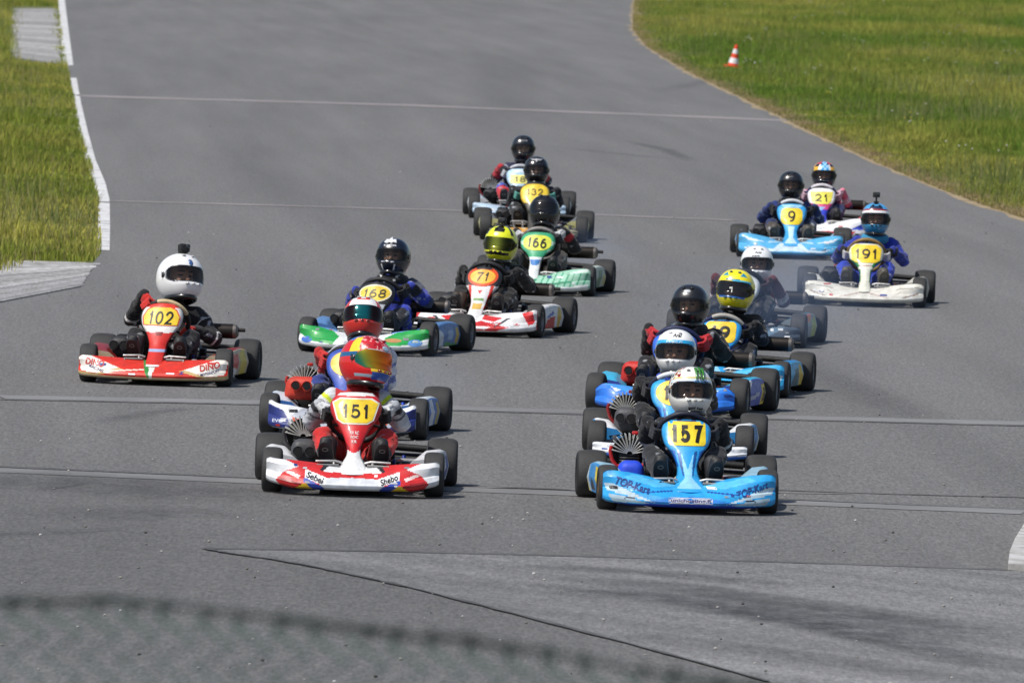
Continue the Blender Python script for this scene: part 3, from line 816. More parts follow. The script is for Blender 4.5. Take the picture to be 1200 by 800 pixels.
def h151(az, el):
    if el > 24:
        if az < -80 and el > 62: return '2f6fc4'
        if -92 < az < -64 and el < 58: return 'f2cf2b'
        if az <= -98: return '2f6fc4' if el > 48 else 'cf1a1e'
        n = noise.noise(helmet_pt(R(az), R(el)) * 55); return 'e9a6a2' if n > .22 else ('c6222c' if n > -.3 else 'a01520')
    if el > 17: return 'c4c8cc' if az > -40 else ('f2cf2b' if -92 < az < -60 else 'cf1a1e')
    if el < -17:
        if abs(az) < 36 and el > -27: return 'f2c928'
        if abs(az) < 34 and el > -44: return '2453ae'
        if abs(az) < 75 and -40 < el < -33: return '9fb4c2'
        return 'd3181d'
    return '1d5a8a' if az < -66 and el > 5 else 'cf1a1e'
def h15(az, el):
    if 18 < el < 31 and abs(az) < 80: return '2fa8e2'
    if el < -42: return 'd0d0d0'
    return 'f1f1f0'
def h19(az, el):
    if el < -17 and -30 < el and abs(az) < 45: return '2a62b8' if el > -24 else 'e2d41c'
    if abs(abs(az) - 33) < 13 and 36 < el < 36 + (13 - abs(abs(az) - 33)) * 1.1 + 2: return '1f8fb0'
    if 20 < el < 25 and -2 < az < 60: return '4ab6d8'
    if 24 < el < 27 and -25 < az < 20: return '1f6a8c'
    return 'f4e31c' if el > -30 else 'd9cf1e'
def h21(az, el):
    if el < 20: return '1c2130'
    if abs(az) < 22 or el > 80: return '3f9fe0' if (int(el / 11) + int((az + 90) / 11)) % 2 else 'a9d6f2'
    if abs(az) < 30: return 'e8e8e8' if el < 50 else 'c72838'
    if abs(az) < 60: return 'cf2d34' if el > 52 else ('1c2130' if el > 38 else 'e6b22a')
    return 'e3a828' if el > 35 else '1c2130'
def h191(az, el):
    if el > 60: return '3f93cf' if abs(az) > 18 else '152235'
    if 30 < el < 36: return '8f2a2a'
    if 22 < el <= 30: return 'e6e8ea'
    if el > 36: return '4b9ed6' if (abs(az) > 30 or el > 50) else '17304e'
    return '2e86b6' if el < -20 else '1a2634'
def h168(az, el): 
    if el < -30 and abs(abs(az) - 24) < 2.2: return 'dcdcdc'
    return '101628'
def h71(az, el):
    if el < -17: return 'dfe022' if el > -26 or abs(az) > 50 else ('1b1c14' if el > -33 else 'd8da20')
    if el > 70: return '1c1d14'
    if abs(az) < 22 and el > 40: return '1c1d14'
    if 45 < abs(az) < 62 and el > 30: return '1c1d14'
    return 'dfe522' if abs(az) < 110 else '2a2b18'
def h13(az, el):
    if el < 24: return '1a1414' if el > -17 else 'c62a22'
    if abs(az) < 9 and el > 45: return 'd8d8d8'
    if abs(az) < 22 and el > 42: return 'd8301f'
    if 40 < abs(az) < 80 and el < 48: return 'd23222'
    if 24 < abs(az) < 42 and el > 50: return '202024'
    return 'e6e6e6'
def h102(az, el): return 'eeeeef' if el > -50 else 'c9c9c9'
def rough_black(az, el): return '17171a'

def multi(c): return c
W_, H_ = 1, 1
def suit(t, u, f, th, shn=None, neck=None, shoulder=None):
    d = {'torso': t, 'upper': u, 'fore': f, 'thigh': th, 'shin': shn or th, 'neck': neck or t}
    if shoulder: d['shoulder'] = shoulder
    return d

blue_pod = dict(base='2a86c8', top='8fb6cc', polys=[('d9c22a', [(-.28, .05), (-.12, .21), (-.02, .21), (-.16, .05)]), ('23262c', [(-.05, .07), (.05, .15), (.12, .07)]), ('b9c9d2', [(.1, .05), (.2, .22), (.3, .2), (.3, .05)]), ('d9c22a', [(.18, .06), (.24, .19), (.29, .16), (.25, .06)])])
def blue_nose(base='2aa4e8', extra=None, text=None):
    return dict(W=.49, base=base, end='1d6fc0', polys=[
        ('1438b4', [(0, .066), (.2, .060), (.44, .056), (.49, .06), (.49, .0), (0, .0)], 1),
        ('1f7fd6', [(0, .105), (.12, .098), (.25, .075), (.3, .06), (0, .066)], 1),
        ('bcd3e0', [(.20, .066), (.44, .165), (.485, .16), (.47, .125)], 1),
        ('9fb9c8', [(.22, .06), (.43, .062), (.465, .10), (.42, .105)], 1),
        ('57bdf0', [(.06, .155), (.2, .15), (.38, .2), (.33, .215), (.1, .165)], 1),
        ('174a9c', [(.10, .128), (.27, .118), (.40, .182), (.41, .189), (.265, .126), (.10, .135)], 1),
        ('12284a', [(.30, .085), (.36, .10), (.37, .083)], 1)] + (extra or []), text=text or [])
def shield_panel(num, base='2aa2e6', nw=.165, nh=.075, pv=.435, pw=.205, ph=.125, plate=None, **k):
    return dict(shape='shield', base=base, polys=[('8fd0f2', [(-.035, .33), (-.02, .2), (-.07, .145), (.07, .145), (.02, .2), (.035, .33), (.0, .24)]), ('17549c', [(-.04, .335), (-.022, .205), (-.03, .205), (-.06, .34)]), ('17549c', [(.04, .335), (.022, .205), (.03, .205), (.06, .34)]),
        ('1668c2', [(-.16, .35), (-.09, .27), (-.05, .25), (-.07, .34)]), ('1668c2', [(.16, .35), (.09, .27), (.05, .25), (.07, .34)]), ('173a78', [(-.06, .508), (.06, .508), (.05, .498), (-.05, .498)])],
        plate=plate or [dict(p=rrect(pw, ph, .018), c=Y, v=pv)], num=num and dict(s=num, w=nw, h=nh, v=pv, **k))

KARTS = [
 dict(key='157', pos=(804.5, 599.5), yaw=4, s=1.0, rim='c99a3c', frame='25262c', airbox='1f49d8', airpos=(-.30, -.10, .185), airsize=(.165, .145), shroud='c01a18',
  label='bright blue go kart wearing yellow number 157, in front of the other blue karts', pod=blue_pod,
  nose=blue_nose(text=[dict(s='TOP-Kart', w=.20, h=.045, c='1b3f86', u=-.325, v=.158, rot=-15, shear=.2), dict(s='TOP-Kart', w=.19, h=.042, c='1b3f86', u=.355, v=.150, rot=19, shear=.25), dict(s='unichosting.fi', w=.225, h=.022, c='4a4674', u=.0, v=.083, b=.03)])
   | dict(shapes=[dict(p=rrect(.25, .034, .006), c='b9bccb', v=.083, off=.0015)]),
  panel=shield_panel('157', t=.215, nw=.178, nh=.095, pw=.215, ph=.132),
  driver=dict(label='driver with white helmet carrying a green claw mark, steering the blue kart 157', head=(809, 459.5), hyaw=6, hy=.12, pitch=8, hs=.99,
   suit=suit('15161c', ('16171d', ('c9cbd0', .35, .5)), ('17181e', ('b9bcc4', .1, .25)), '24262c', '2a2c30'), glove=('15161a', '30323a'), boot='222326', sole='242527',
   helmet=dict(paint=h157, visor=VIS_CLEAR, vent='b9b9b4', vent2='8a8a86', text=[dict(s='FORZA', w=.09, h=.012, c='4d93cc', u=.045, v=.052), dict(s='BOT Kart', w=.09, h=.014, c='25262a', u=.01, v=-.105)],
     shapes=[dict(p=[(-.008, .034), (.007, .032), (.006, 0), (.003, -.022), (-.001, -.036), (-.004, -.02), (-.003, .004)], c='2f7d22', u=.012 + .0195 * k, v=.098 - .004 * abs(k - 1)) for k in (0, 1, 2)]))),
 dict(key='151', pos=(413, 579.5), yaw=-1, s=1.02, rim='6b6b6e', frame='24347a', airbox='434447', airpos=(-.285, -.16, .20), airsize=(.17, .17), shroud='3a3a3c', fins=True,
  label='red and white go kart wearing number 151 on a hexagonal plate',
  pod=dict(base='c9ccd0', top='d8d9dc', polys=[('c8232a', [(-.33, .10), (-.1, .22), (0, .16), (-.2, .06)]), ('2744a0', [(.0, .05), (.1, .2), (.2, .2), (.15, .05)])]),
  nose=dict(W=.485, zc=.16, zw=.20, tip=.215, tb=.075, base='cf2a2c', end='d8d8d8', bulge=.018, polys=[
    ('dfe2e6', [(.49, .24), (.30, .165), (.38, .135), (.43, .09), (.40, .05), (.49, .05)], 1), ('d6dbe2', [(0, .112), (.155, .108), (.185, .075), (.16, .0), (0, .0)], 1), ('e6e8ea', [(0, .2), (.11, .2), (.165, .139), (0, .132)], 1),
    ('22242c', [(.12, .175), (.17, .140), (.18, .15), (.16, .178)], 1), ('e9c22a', [(.17, .0), (.34, .03), (.27, .078), (.22, .066)], 1), ('2c48b0', [(.145, .02), (.185, .02), (.275, .088), (.265, .108), (.16, .060)], 1),
    ('edeef0', [(.150, .065), (.265, .106), (.262, .150), (.145, .110)], 1), ('f0d8d6', [(.30, .10), (.38, .13), (.36, .14), (.29, .115)], 1), ('8e1a20', [(.28, .06), (.40, .085), (.42, .10), (.29, .08)], 1)],
    text=[dict(s='Sebel', w=.10, h=.032, c='1a1a22', u=-.207, v=.108, rot=-20, shear=.1), dict(s='Shebo', w=.10, h=.032, c='1a1a22', u=.207, v=.108, rot=20, shear=.1)]),
  panel=dict(shape='hex', dz=.055, base='cf2227', polys=[('e8eaec', [(-.12, .10), (.12, .10), (.09, .19), (.035, .25), (0, .235), (-.035, .25), (-.09, .19)]), ('e6e6e6', [(-.16, .545), (.16, .545), (.1, .575), (-.1, .575)]), ('8c1418', [(-.16, .36), (-.11, .36), (-.02, .26), (-.03, .25)]), ('8c1418', [(.16, .36), (.11, .36), (.02, .26), (.03, .25)])],
    text=[dict(s='RX RC', w=.05, h=.018, c='f2dede', u=0, v=.345), dict(s='SOC', w=.045, h=.014, c='f2dede', u=0, v=.322), dict(s='KR', w=.03, h=.016, c='f2dede', u=0, v=.298)],
    plate=[dict(p=[(-.135, .045), (-.09, .072), (.09, .072), (.135, .045), (.105, -.05), (.07, -.072), (-.07, -.072), (-.105, -.05)], c='e8e3d8', v=.462, off=.003), dict(p=[(-.125, .042), (-.085, .064), (.085, .064), (.125, .042), (.097, -.047), (.065, -.064), (-.065, -.064), (-.097, -.047)], c='f3cf28', v=.462, off=.0045)],
    num=dict(s='151', w=.15, h=.075, v=.462, b=.01)), sw='1c1c20', swtop='3a3a40',
  driver=dict(label='driver in red painted helmet with orange mirrored visor, neon yellow shoulders', head=(429, 425), hyaw=43, hroll=12, pitch=6, hy=.06, hs=1.06, elbow=.03,
   suit=suit('c01c22', ('c4c7ce', ('8a909c', .55, .62)), ('b4b8c0', ('55565e', .45, .56), ('1c1c20', .75, 1)), ('c3201f', ('b01a1c', .7, 1)), ('c3201f', ('1c1c20', .6, 1)), 'b81c20', ('c9ccd2', ('cfe02a', .0, .42))), glove=('c9ccd0', '1b1b1f'), boot='1c1c1e', sole='202022',
   helmet=dict(paint=h151, visor=VIS_MIRROR, vcol=lambda c: rainbow(c.x, c.z), vent='8a1518',
     shapes=[dict(p=oval(.05, .03), c='a9c2d2', u=.02, v=.075)]))),
 dict(key='15', pos=(785, 543.5), yaw=-1.5, s=1.0, rim='8d8d90', airbox='4a4a4e', airpos=(-.29, -.08, .235), airsize=(.165, .165), shroud='8c1414',
  label='blue go kart close behind kart 157, its number starting with 1 half hidden', pod=blue_pod | dict(top='e6e8ea'), nose=dict(W=.475, zc=.105, zw=.13, tip=.135, base='dfe3e8', end='2c66c8', polys=[('2c6fd6', [(0, .062), (.3, .07), (.475, .075), (.475, 0), (0, 0)], 1), ('2c6fd6', [(0, .2), (.18, .2), (.22, .08), (0, .06)], 1), ('aab4c0', [(.28, .10), (.4, .115), (.4, .10)], 1)]),
  panel=shield_panel('15', nw=.12, nh=.085, t=.2, plate=[dict(p=oval(.215, .15), c='f2cf2e', v=.43)], pv=.43), sw='1a2140', swtop='d9dce0',
  driver=dict(label='driver in white helmet with light blue band above the visor', head=(792, 413.5), hyaw=-4, hy=.14, pitch=6, hs=1.0, suit=suit('17181d', '17181d', '1c1d22', '1b1c20'), glove=('17181c', '2a2b30'), boot='1a1a1c',
   helmet=dict(paint=h15, visor=VIS_CLEAR, vent='d8d8d8', vent2='e4e4e4', text=[dict(s='Arai', w=.055, h=.022, c='23252c', u=.015, v=.105, b=.02, shear=.2), dict(s='KUBIC.FI', w=.10, h=.013, c='c9e6f6', u=.0, v=.062)]), collar='1d3fa8')),
 dict(key='K3', pos=(782, 487), yaw=-7.5, s=1.07, rim='8d8d90', airbox='c3261c', airpos=(-.27, -.02, .235), airsize=(.20, .15), fins=False, muffler=True, sw='16204a', swtop='16204a',
  label='blue go kart with red intake box and grey exhaust can, third in the blue queue', pod=dict(base='3a50b0', top='35b4e0', polys=[('e9e4ea', [(-.34, .16), (-.2, .24), (-.1, .22), (-.25, .12)]), ('e6c528', [(.12, .06), (.12, .19), (.24, .19), (.24, .06)]), ('a9b4cc', [(-.2, .09), (-.2, .12), (.05, .15), (.05, .12)])], text=[dict(s='B', w=.05, h=.09, c='22242c', u=.18, v=.125)]),
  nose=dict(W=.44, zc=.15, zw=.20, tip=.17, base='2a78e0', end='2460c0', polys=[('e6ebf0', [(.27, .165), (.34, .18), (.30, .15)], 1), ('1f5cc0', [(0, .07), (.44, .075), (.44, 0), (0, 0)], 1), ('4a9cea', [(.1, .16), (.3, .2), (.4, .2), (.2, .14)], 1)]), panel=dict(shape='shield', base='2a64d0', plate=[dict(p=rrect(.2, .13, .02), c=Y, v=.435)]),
  driver=dict(label='driver in matt black helmet and black suit wearing red gloves', head=(809, 358.5), hyaw=-6, hy=.12, pitch=4, hs=1.0, hang=(156, 12), suit=suit('121216', ('131317', ('c9c9d0', .85, .93)), '141418', '151519'), glove='b3202a', boot='19191b', elbow=.02,
   helmet=dict(paint=plain('1b1b1d'), visor=VIS_CLEAR, shapes=[dict(p=oval(.05, .022), c='c2c4c8', v=.098)]), collar=('141417', '55555a'))),
 dict(key='19', pos=(838, 463), yaw=-6.8, s=1.02, rim='8d8d90', airbox='2b2b2e', fins=False, muffler=True, sw='151f52', swtop='a8a49c', swrot=-12,
  label='light blue go kart wearing number 19, ridden behind the black helmet driver', pod=dict(base='48aede', top='2f86c8', polys=[('2f5f70', [(-.16, .05), (-.05, .17), (.06, .19), (.1, .05)]), ('d9b62a', [(.12, .05), (.06, .15), (.1, .21), (.17, .2), (.24, .06)]), ('23282c', [(-.3, .1), (-.2, .15), (-.19, .12), (-.28, .07)])]), nose=blue_nose('34a9e2'),
  panel=shield_panel('19', nw=.135, nh=.085, t=.22, plate=[dict(p=rrect(.215, .14, .035), c='f0cf38', v=.43)], pv=.43),
  driver=dict(label='driver in yellow helmet with teal flashes and dark visor', head=(862, 341), hyaw=-3, hroll=4, hy=.16, pitch=8, hs=1.05, suit=suit('141418', ('15151a', ('8f8f94', .6, .66)), '17171b', '18181c'), glove='17171a', boot='1a1a1c',
   helmet=dict(paint=h19, visor=VIS_DARK, vent='2a5a6c', shapes=[dict(p=[(-.012, .02), (.01, .022), (.012, -.02), (.004, -.022), (.002, .008), (-.01, .008)], c='c9c9c4', u=-.005, v=-.01)]))),
 dict(key='K5', pos=(863, 405), yaw=-5, s=1.07, rim='8d8d90', airbox='2b2b2e', fins=False, muffler=True, sw='1a1c22', swtop='1a1c22',
  label='dark grey go kart with orange tipped pods, last of the right queue', pod=dict(base='7f8c94', top='4a6678', polys=[('ecdcd8', [(-.34, .15), (-.2, .25), (-.05, .25), (-.12, .17)]), ('e2662c', [(-.2, .22), (-.02, .25), (.06, .22), (-.08, .17)]), ('9fae3a', [(.04, .05), (.0, .17), (.18, .22), (.2, .05)])]),
  nose=dict(base='3a4654', zc=.13, zw=.16, tip=.16, polys=[('5a7488', [(.2, .06), (.45, .2), (.3, .2)], 1)]), panel=dict(shape='round', base='cfd6da', plate=[dict(p=oval(.21, .14), c=Y, v=.43)]),
  driver=dict(label='driver in white helmet with blue neck and red collar, maroon sleeves', head=(887, 310), hyaw=8, hy=.16, pitch=4, hs=1.02, elbow=.02, suit=suit('232a34', ('4a1c28', ('3a1620', .4, 1)), ('5a2630', ('cfc3c8', .0, .3)), '22242a', None, '1f4fa0', 'a8242a'), glove='3a1f26', boot='1a1a1c', collar='1d4fa8',
   helmet=dict(paint=plain('eceef0'), visor=VIS_CLEAR, vent='c8c8c8', text=[dict(s='Arai', w=.05, h=.014, c='44464c', u=.0, v=.092), dict(s='RACING', w=.06, h=.009, c='1c1c20', u=-.02, v=.064)]))),
 dict(key='9', pos=(926, 303), yaw=0, s=1.04, rim='7a7a7e', airbox='2b2c30', fins=False, sw='20305a', swtop='d6d8dc',
  label='light blue and white go kart wearing yellow number 9', pod=blue_pod, frame='262c3c',
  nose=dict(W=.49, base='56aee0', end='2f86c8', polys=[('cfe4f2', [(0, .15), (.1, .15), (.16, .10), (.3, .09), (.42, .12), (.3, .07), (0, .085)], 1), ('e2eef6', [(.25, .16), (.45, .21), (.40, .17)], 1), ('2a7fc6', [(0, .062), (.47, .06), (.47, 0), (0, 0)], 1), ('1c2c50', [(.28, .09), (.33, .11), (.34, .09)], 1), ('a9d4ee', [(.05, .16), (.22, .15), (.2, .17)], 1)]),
  panel=dict(shape='shield', base='3aa4e4', polys=[('bfe2f5', [(-.03, .30), (-.02, .2), (-.06, .15), (.06, .15), (.02, .2), (.03, .30)]), ('9ed3f2', [(-.12, .5), (.12, .5), (.06, .475), (-.06, .475)])], plate=[dict(p=rrect(.205, .155, .05), c='f2d632', v=.395)], num=dict(s='9', w=.07, h=.105, v=.395, t=.16)),
  driver=dict(label='driver in plain black helmet and navy suit on the kart numbered 9', head=(927, 218), hyaw=-2, hy=.14, pitch=5, hs=1.0, elbow=.05, suit=suit('1b2c66', '1c3274', ('1a2d68', ('5a6a9a', .4, .5)), '20305e', '4a4440'), glove='14161e', boot='4a4642', sole='4f4a44',
   helmet=dict(paint=plain('1c1d20'), visor=VIS_CLEAR, text=[dict(s='SHOT', w=.05, h=.008, c='8a8c90', v=.085)]), collar='1b1d26')),
 dict(key='21', pos=(961, 281), yaw=0, s=1.04, rim='7a7a7e', airbox='2b2c30', fins=False, muffler=True, sw='20285a', swtop='dcd8de',
  label='pink, white and blue go kart wearing number 21, beside kart 9', pod=dict(base='e0e2e6', top='cf2838', front='d8c22a', polys=[('cf2838', [(-.3, .05), (-.2, .2), (0, .15), (0, .05)])]), frame='b81f30',
  nose=dict(base='e4e6ea', end='cf2838', polys=[('cf2838', [(.0, .1), (.35, .1), (.3, .05), (0, .05)], 1), ('3a50c4', [(.3, .12), (.45, .2), (.47, .12)], 1)]),
  panel=dict(shape='shield', base='eceaf0', polys=[('d84a88', [(-.16, .36), (.16, .36), (.08, .30), (-.08, .30)]), ('3a48c8', [(-.09, .30), (.09, .30), (.05, .18), (-.05, .18)]), ('8fb6e6', [(-.05, .33), (.05, .33), (.0, .29)]), ('f4f4f6', [(-.13, .51), (.13, .51), (.12, .48), (-.12, .48)])], plate=[dict(p=[(-.115, .06), (.115, .06), (.10, -.03), (.07, -.06), (-.07, -.06), (-.10, -.03)], c='ece05a', v=.415)], num=dict(s='21', w=.13, h=.075, v=.415, shear=-.1)),
  driver=dict(label='driver in multicoloured helmet with pink and blue sleeves on kart 21', head=(965.5, 206), hyaw=2, hy=.14, pitch=4, hs=1.0, elbow=.03, suit=suit('232c66', ('232c66', ('d8405a', .4, .7)), ('d97a92', ('d9dbe4', .3, .6)), '26305e', None, '1c2030', 'c93a58'), glove='c9a6b4', boot='222226',
   helmet=dict(paint=h21, visor=VIS_CLEAR, vent='2a3040'))),
 dict(key='191', pos=(1012.5, 358.5), yaw=-.8, s=1.05, rim='6f6f72', airbox='2e2e32', fins=False, frame='2c2c30', sw='7a6236', swtop='8a6c38',
  label='scuffed cream white go kart wearing number 191 beside the right grass', pod=dict(base='b9b8ac', top='cfcdc2', polys=[('7a7c74', [(-.2, .05), (.0, .2), (.1, .2), (-.05, .05)])]),
  nose=dict(W=.49, zc=.15, zw=.205, tip=.20, base='dcdad0', end='bcb9ac', polys=[('8c2a26', [(.02, .120), (.2, .085), (.2, .089), (.02, .124)], 1), ('6b6a60', [(.26, .150), (.46, .178), (.46, .182), (.26, .155)], 1), ('7c5a50', [(.32, .085), (.45, .12), (.45, .128), (.32, .093)], 1), ('c2bfb0', [(0, .075), (.47, .065), (.47, 0), (0, 0)], 1), ('a9a698', [(.25, .11), (.3, .14), (.31, .13)], 1)]),
  panel=dict(shape='blade', base='dfe0d2', polys=[('2f8a4a', [(-.15, .37), (-.09, .375), (-.05, .33), (-.07, .30)]), ('2f8a4a', [(.15, .37), (.09, .375), (.05, .33), (.07, .30)]), ('9c2f2a', [(-.05, .335), (.05, .335), (.05, .327), (-.05, .327)]), ('3a8a50', [(-.05, .3), (-.04, .3), (-.035, .2), (-.05, .2)]), ('3a8a50', [(.05, .3), (.04, .3), (.035, .2), (.05, .2)])],
   plate=[dict(p=[(-.13, .065), (-.11, .075), (.11, .075), (.13, .065), (.118, -.05), (.08, -.07), (-.08, -.07), (-.118, -.05)], c='f0cf2a', v=.425)], num=dict(s='191', w=.185, h=.08, v=.428)),
  driver=dict(label='driver in blue helmet topped by a small camera, royal blue suit', head=(1026, 257.5), hyaw=3, hy=.16, pitch=5, hs=1.0, cam=.075, hang=(178, 0), elbow=.05, suit=suit('2338a0', '2438a6', ('22348e', ('14161e', .8, 1)), '2a44c0', '2a40b0'), glove=('16171c', 'c4c4c8'), boot='4a4844', sole='55514a', collar='2a86b0',
   helmet=dict(paint=h191, visor=VIS_CLEAR, vent='101218'))),
 dict(key='166', pos=(625, 345), yaw=-6, s=1.05, rim='8d8d90', airbox='2b2c30', fins=False, muffler=True, sw='6f6a66', swtop='8c8886', frame='4a2a20',
  label='mint green and white go kart wearing number 166', pod=dict(base='a9b4a8', top='c9d6cc', polys=[('4a7a5c', [(-.2, .05), (-.05, .2), (.1, .2), (0, .05)]), ('b9ae5a', [(.1, .08), (.1, .16), (.2, .16), (.2, .08)])]),
  nose=dict(W=.485, base='9fd0b8', end='9fb8aa', polys=[('4f9f7c', [(.02 + k * .05, .075), (.055 + k * .05, .20), (.062 + k * .05 + .006 * (k % 3), .20), (.03 + k * .05 + .005 * (k % 2), .075)], 1) for k in range(9)] + [('dfe4e2', [(0, .075), (.2, .072), (.47, .105), (.47, 0), (0, 0)], 1), ('3f8f6c', [(.16, .11), (.34, .135), (.33, .12), (.18, .098)], 1), ('d6e6de', [(.28, .185), (.47, .24), (.47, .21)], 1)],
    text=[dict(s='ENERGY', w=.16, h=.022, c='3a6f58', u=.13, v=.09)]),
  panel=dict(shape='blade', base='3fa678', polys=[('e6ecec', [(-.055, .31), (.055, .31), (.05, .14), (-.05, .14)]), ('4f86c8', [(-.045, .29), (.045, .29), (.03, .245), (-.03, .245)]), ('bfe4d0', [(-.15, .42), (-.11, .45), (-.12, .40)]), ('bfe4d0', [(.15, .42), (.11, .45), (.12, .40)]), ('a9d8c0', [(.15, .36), (.1, .37), (.08, .34)])],
   plate=[dict(p=oval(.235, .125, 30, 2.6), c='dfe24a', v=.425)], num=dict(s='166', w=.16, h=.08, v=.425, rot=-4)),
  driver=dict(label='driver in gloss black helmet looking down behind plate 166', head=(638, 250), hyaw=2, pitch=22, hy=.12, hs=1.06, elbow=.06, hang=(165, 22), suit=suit('16161a', '16161a', ('18181c', ('a8202c', .55, .85)), '4a4642', '2a2a2c'), glove=('b9bcc0', '2a2a2e'), boot='1a1a1c', collar='141417',
   helmet=dict(paint=plain('0d0d0f'), visor=visor_mat('black_visor', (.008, .008, .009), .93), vent='1a1a1c'))),
 dict(key='132', pos=(625, 283), yaw=0, s=1.06, rim='6f6f72', airbox='26262a', fins=False, sw='1a1a1e', swtop='1a1a1e',
  label='go kart with big yellow plate reading 132 and orange nose centre', pod=dict(base='b9b88a', top='6a6a6c', front='c8c68a', polys=[('3a3a3c', [(-.1, .05), (0, .2), (.1, .05)])]),
  nose=dict(W=.42, zc=.13, zw=.13, tip=.12, base='8c8874', end='6a6656', polys=[('dba24c', [(-.26, .2), (.12, .2), (.10, .05), (-.2, .05)]), ('e6d6b4', [(-.16, .14), (-.06, .15), (-.08, .12)])]),
  panel=dict(shape='round', base='ecc63a', dz=.03, polys=[('4a4844', [(-.2, .36), (.2, .36), (.2, 0), (-.2, 0)])], plate=[dict(p=oval(.25, .16, 30, 2.6), c='f2d03c', v=.45)], num=dict(t=.15, s='132', w=.155, h=.06, v=.465, b=.01, c='3a3424')),
  driver=dict(label='driver in black helmet with pale winged badge behind plate 132', head=(628.5, 200.5), hyaw=0, hy=.14, pitch=8, hs=1.0, suit=suit('1b1c26', ('1c1d28', ('2c7a70', .5, .6)), '1c1e26', '1d1e22'), glove=('1c1f24', '5aa69a'), boot='2a2a2c',
   helmet=dict(paint=plain('17171a'), visor=VIS_CLEAR, shapes=[dict(p=[(-.06, .01), (-.03, .002), (0, .008), (.03, .002), (.06, .01), (.035, -.014), (.012, -.01), (0, -.03), (-.012, -.01), (-.035, -.014)], c='a9abb0', v=.10)], vent='3a3a3c'))),
 dict(key='18', pos=(608, 257.5), yaw=0, s=1.06, rim='8f8f92', airbox='26262a', fins=True, shroud='7c1c1c', sw='20222c', swtop='c4c6cc',
  label='pale blue go kart with pale plate 18, furthest back of all', pod=dict(base='c6ccd0', top='aebcc8', front='c9ced2'), frame='8fa2b4',
  nose=dict(W=.47, zc=.12, zw=.165, tip=.17, base='b4cadd', end='8fa2b4', polys=[('5a7a9c', [(0, .06), (.47, .06), (.47, 0), (0, 0)], 1)]),
  panel=dict(shape='shield', base='a9cbe2', polys=[('d6e6f0', [(-.1, .5), (.1, .5), (.05, .47), (-.05, .47)])], plate=[dict(p=rrect(.2, .085, .01), c='ece27a', v=.405)], num=dict(s='18', w=.11, h=.055, v=.405, c='3c4030')),
  driver=dict(label='driver in black helmet with red cuffs and blue legs, furthest from us', head=(613, 174.5), hyaw=3, hy=.14, pitch=2, hs=1.0, elbow=.04, hang=(160, 12), suit=suit('26284a', ('2a2c4c', ('d8d8dc', .4, .5)), ('b3222e', ('20222c', .0, .25)), '3f5fc8', 'c02a34'), glove=('1e2028', 'b8bcc4'), boot='c42a32', skin=lin('d8ab90'),
   helmet=dict(paint=plain('1a1c20'), visor=VIS_CLEAR, text=[dict(s='BIEFFE', w=.08, h=.012, c='a9abb0', v=.088)]))),
 dict(key='71', pos=(558, 393), yaw=-11, s=1.04, rim='8d8d90', airbox='2b2c30', fins=False, muffler=True, sw='1c1c20', swtop='26262a', frame='b32026',
  label='red and white go kart with orange oval plate 71', pod=dict(base='d6d8dc', top='e2e2e4', polys=[('c8262c', [(-.22, .05), (-.18, .13), (0, .15), (.04, .06)]), ('3448a8', [(-.2, .15), (-.02, .19), (.0, .165), (-.2, .135)]), ('c9a62c', [(.12, .05), (.06, .15), (.14, .22), (.2, .2), (.16, .05)])]),
  nose=dict(W=.49, zc=.16, zw=.20, base='e2e3e6', end='c8262c', polys=[('cf2a2e', [(.08, .165), (.24, .15), (.18, .12), (.08, .135)], 1), ('cf2a2e', [(0, .1), (.08, .125), (.2, .10), (.3, .085), (.2, .05), (0, .06)], 1), ('cf2a2e', [(.38, .19), (.46, .21), (.48, .12), (.44, .10)], 1), ('26262c', [(.27, .15), (.3, .15), (.2, .08), (.19, .085)], 1), ('e8e8ea', [(.05, .085), (.17, .085), (.12, .062), (.05, .065)], 1)],
    text=[dict(s='THARCE', w=.16, h=.026, c='c8262c', u=.16, v=.105, shear=.2)]),
  panel=dict(shape='round', base='e4e4e6', polys=[('26262a', [(-.2, .56), (.2, .56), (.2, .39), (.13, .37), (-.13, .37), (-.2, .39)]), ('d83a2c', [(-.1, .375), (-.075, .375), (-.05, .2), (-.065, .2)]), ('d83a2c', [(.1, .375), (.075, .375), (.05, .2), (.065, .2)]), ('cf2a2e', [(-.02, .34), (.02, .34), (0, .31)]), ('d9b25a', [(-.035, .245), (.035, .245), (.035, .20), (-.035, .20)]), ('7fa06a', [(-.04, .285), (.04, .285), (.04, .26), (-.04, .26)])],
   plate=[dict(p=oval(.235, .145), c='e2501e', v=.44, off=.003), dict(p=oval(.195, .105), c='f2b838', v=.44, off=.0045)], num=dict(t=.15, s='71', w=.10, h=.065, v=.44, shear=.15, b=.01)),
  driver=dict(label='driver in yellow and black helmet with mirrored visor on kart 71', head=(587, 287), hyaw=-2, hy=.16, pitch=5, hs=1.03, cam=.045, hroll=3, suit=suit('131316', '141417', '151518', '1e1d1e', '201e1e'), glove='18181b', boot='3a2c20', elbow=.04,
   helmet=dict(paint=h71, visor=VIS_MIRROR, vcol=lambda c: tuple(q * (.06 + .94 * math.exp(-((c.x + .01) / .045) ** 2)) for q in (.30, .32, .04)), vent='1c1d14'))),  # vcol paints a yellow-green reflection mid visor, falling off dark to the sides
 dict(key='168', pos=(431, 414.5), yaw=-12.5, s=1.02, rim='8d8d90', airbox='262629', fins=False, muffler=True, sw='1a1a1e', swtop='1d1d20', frame='9a9ca4',
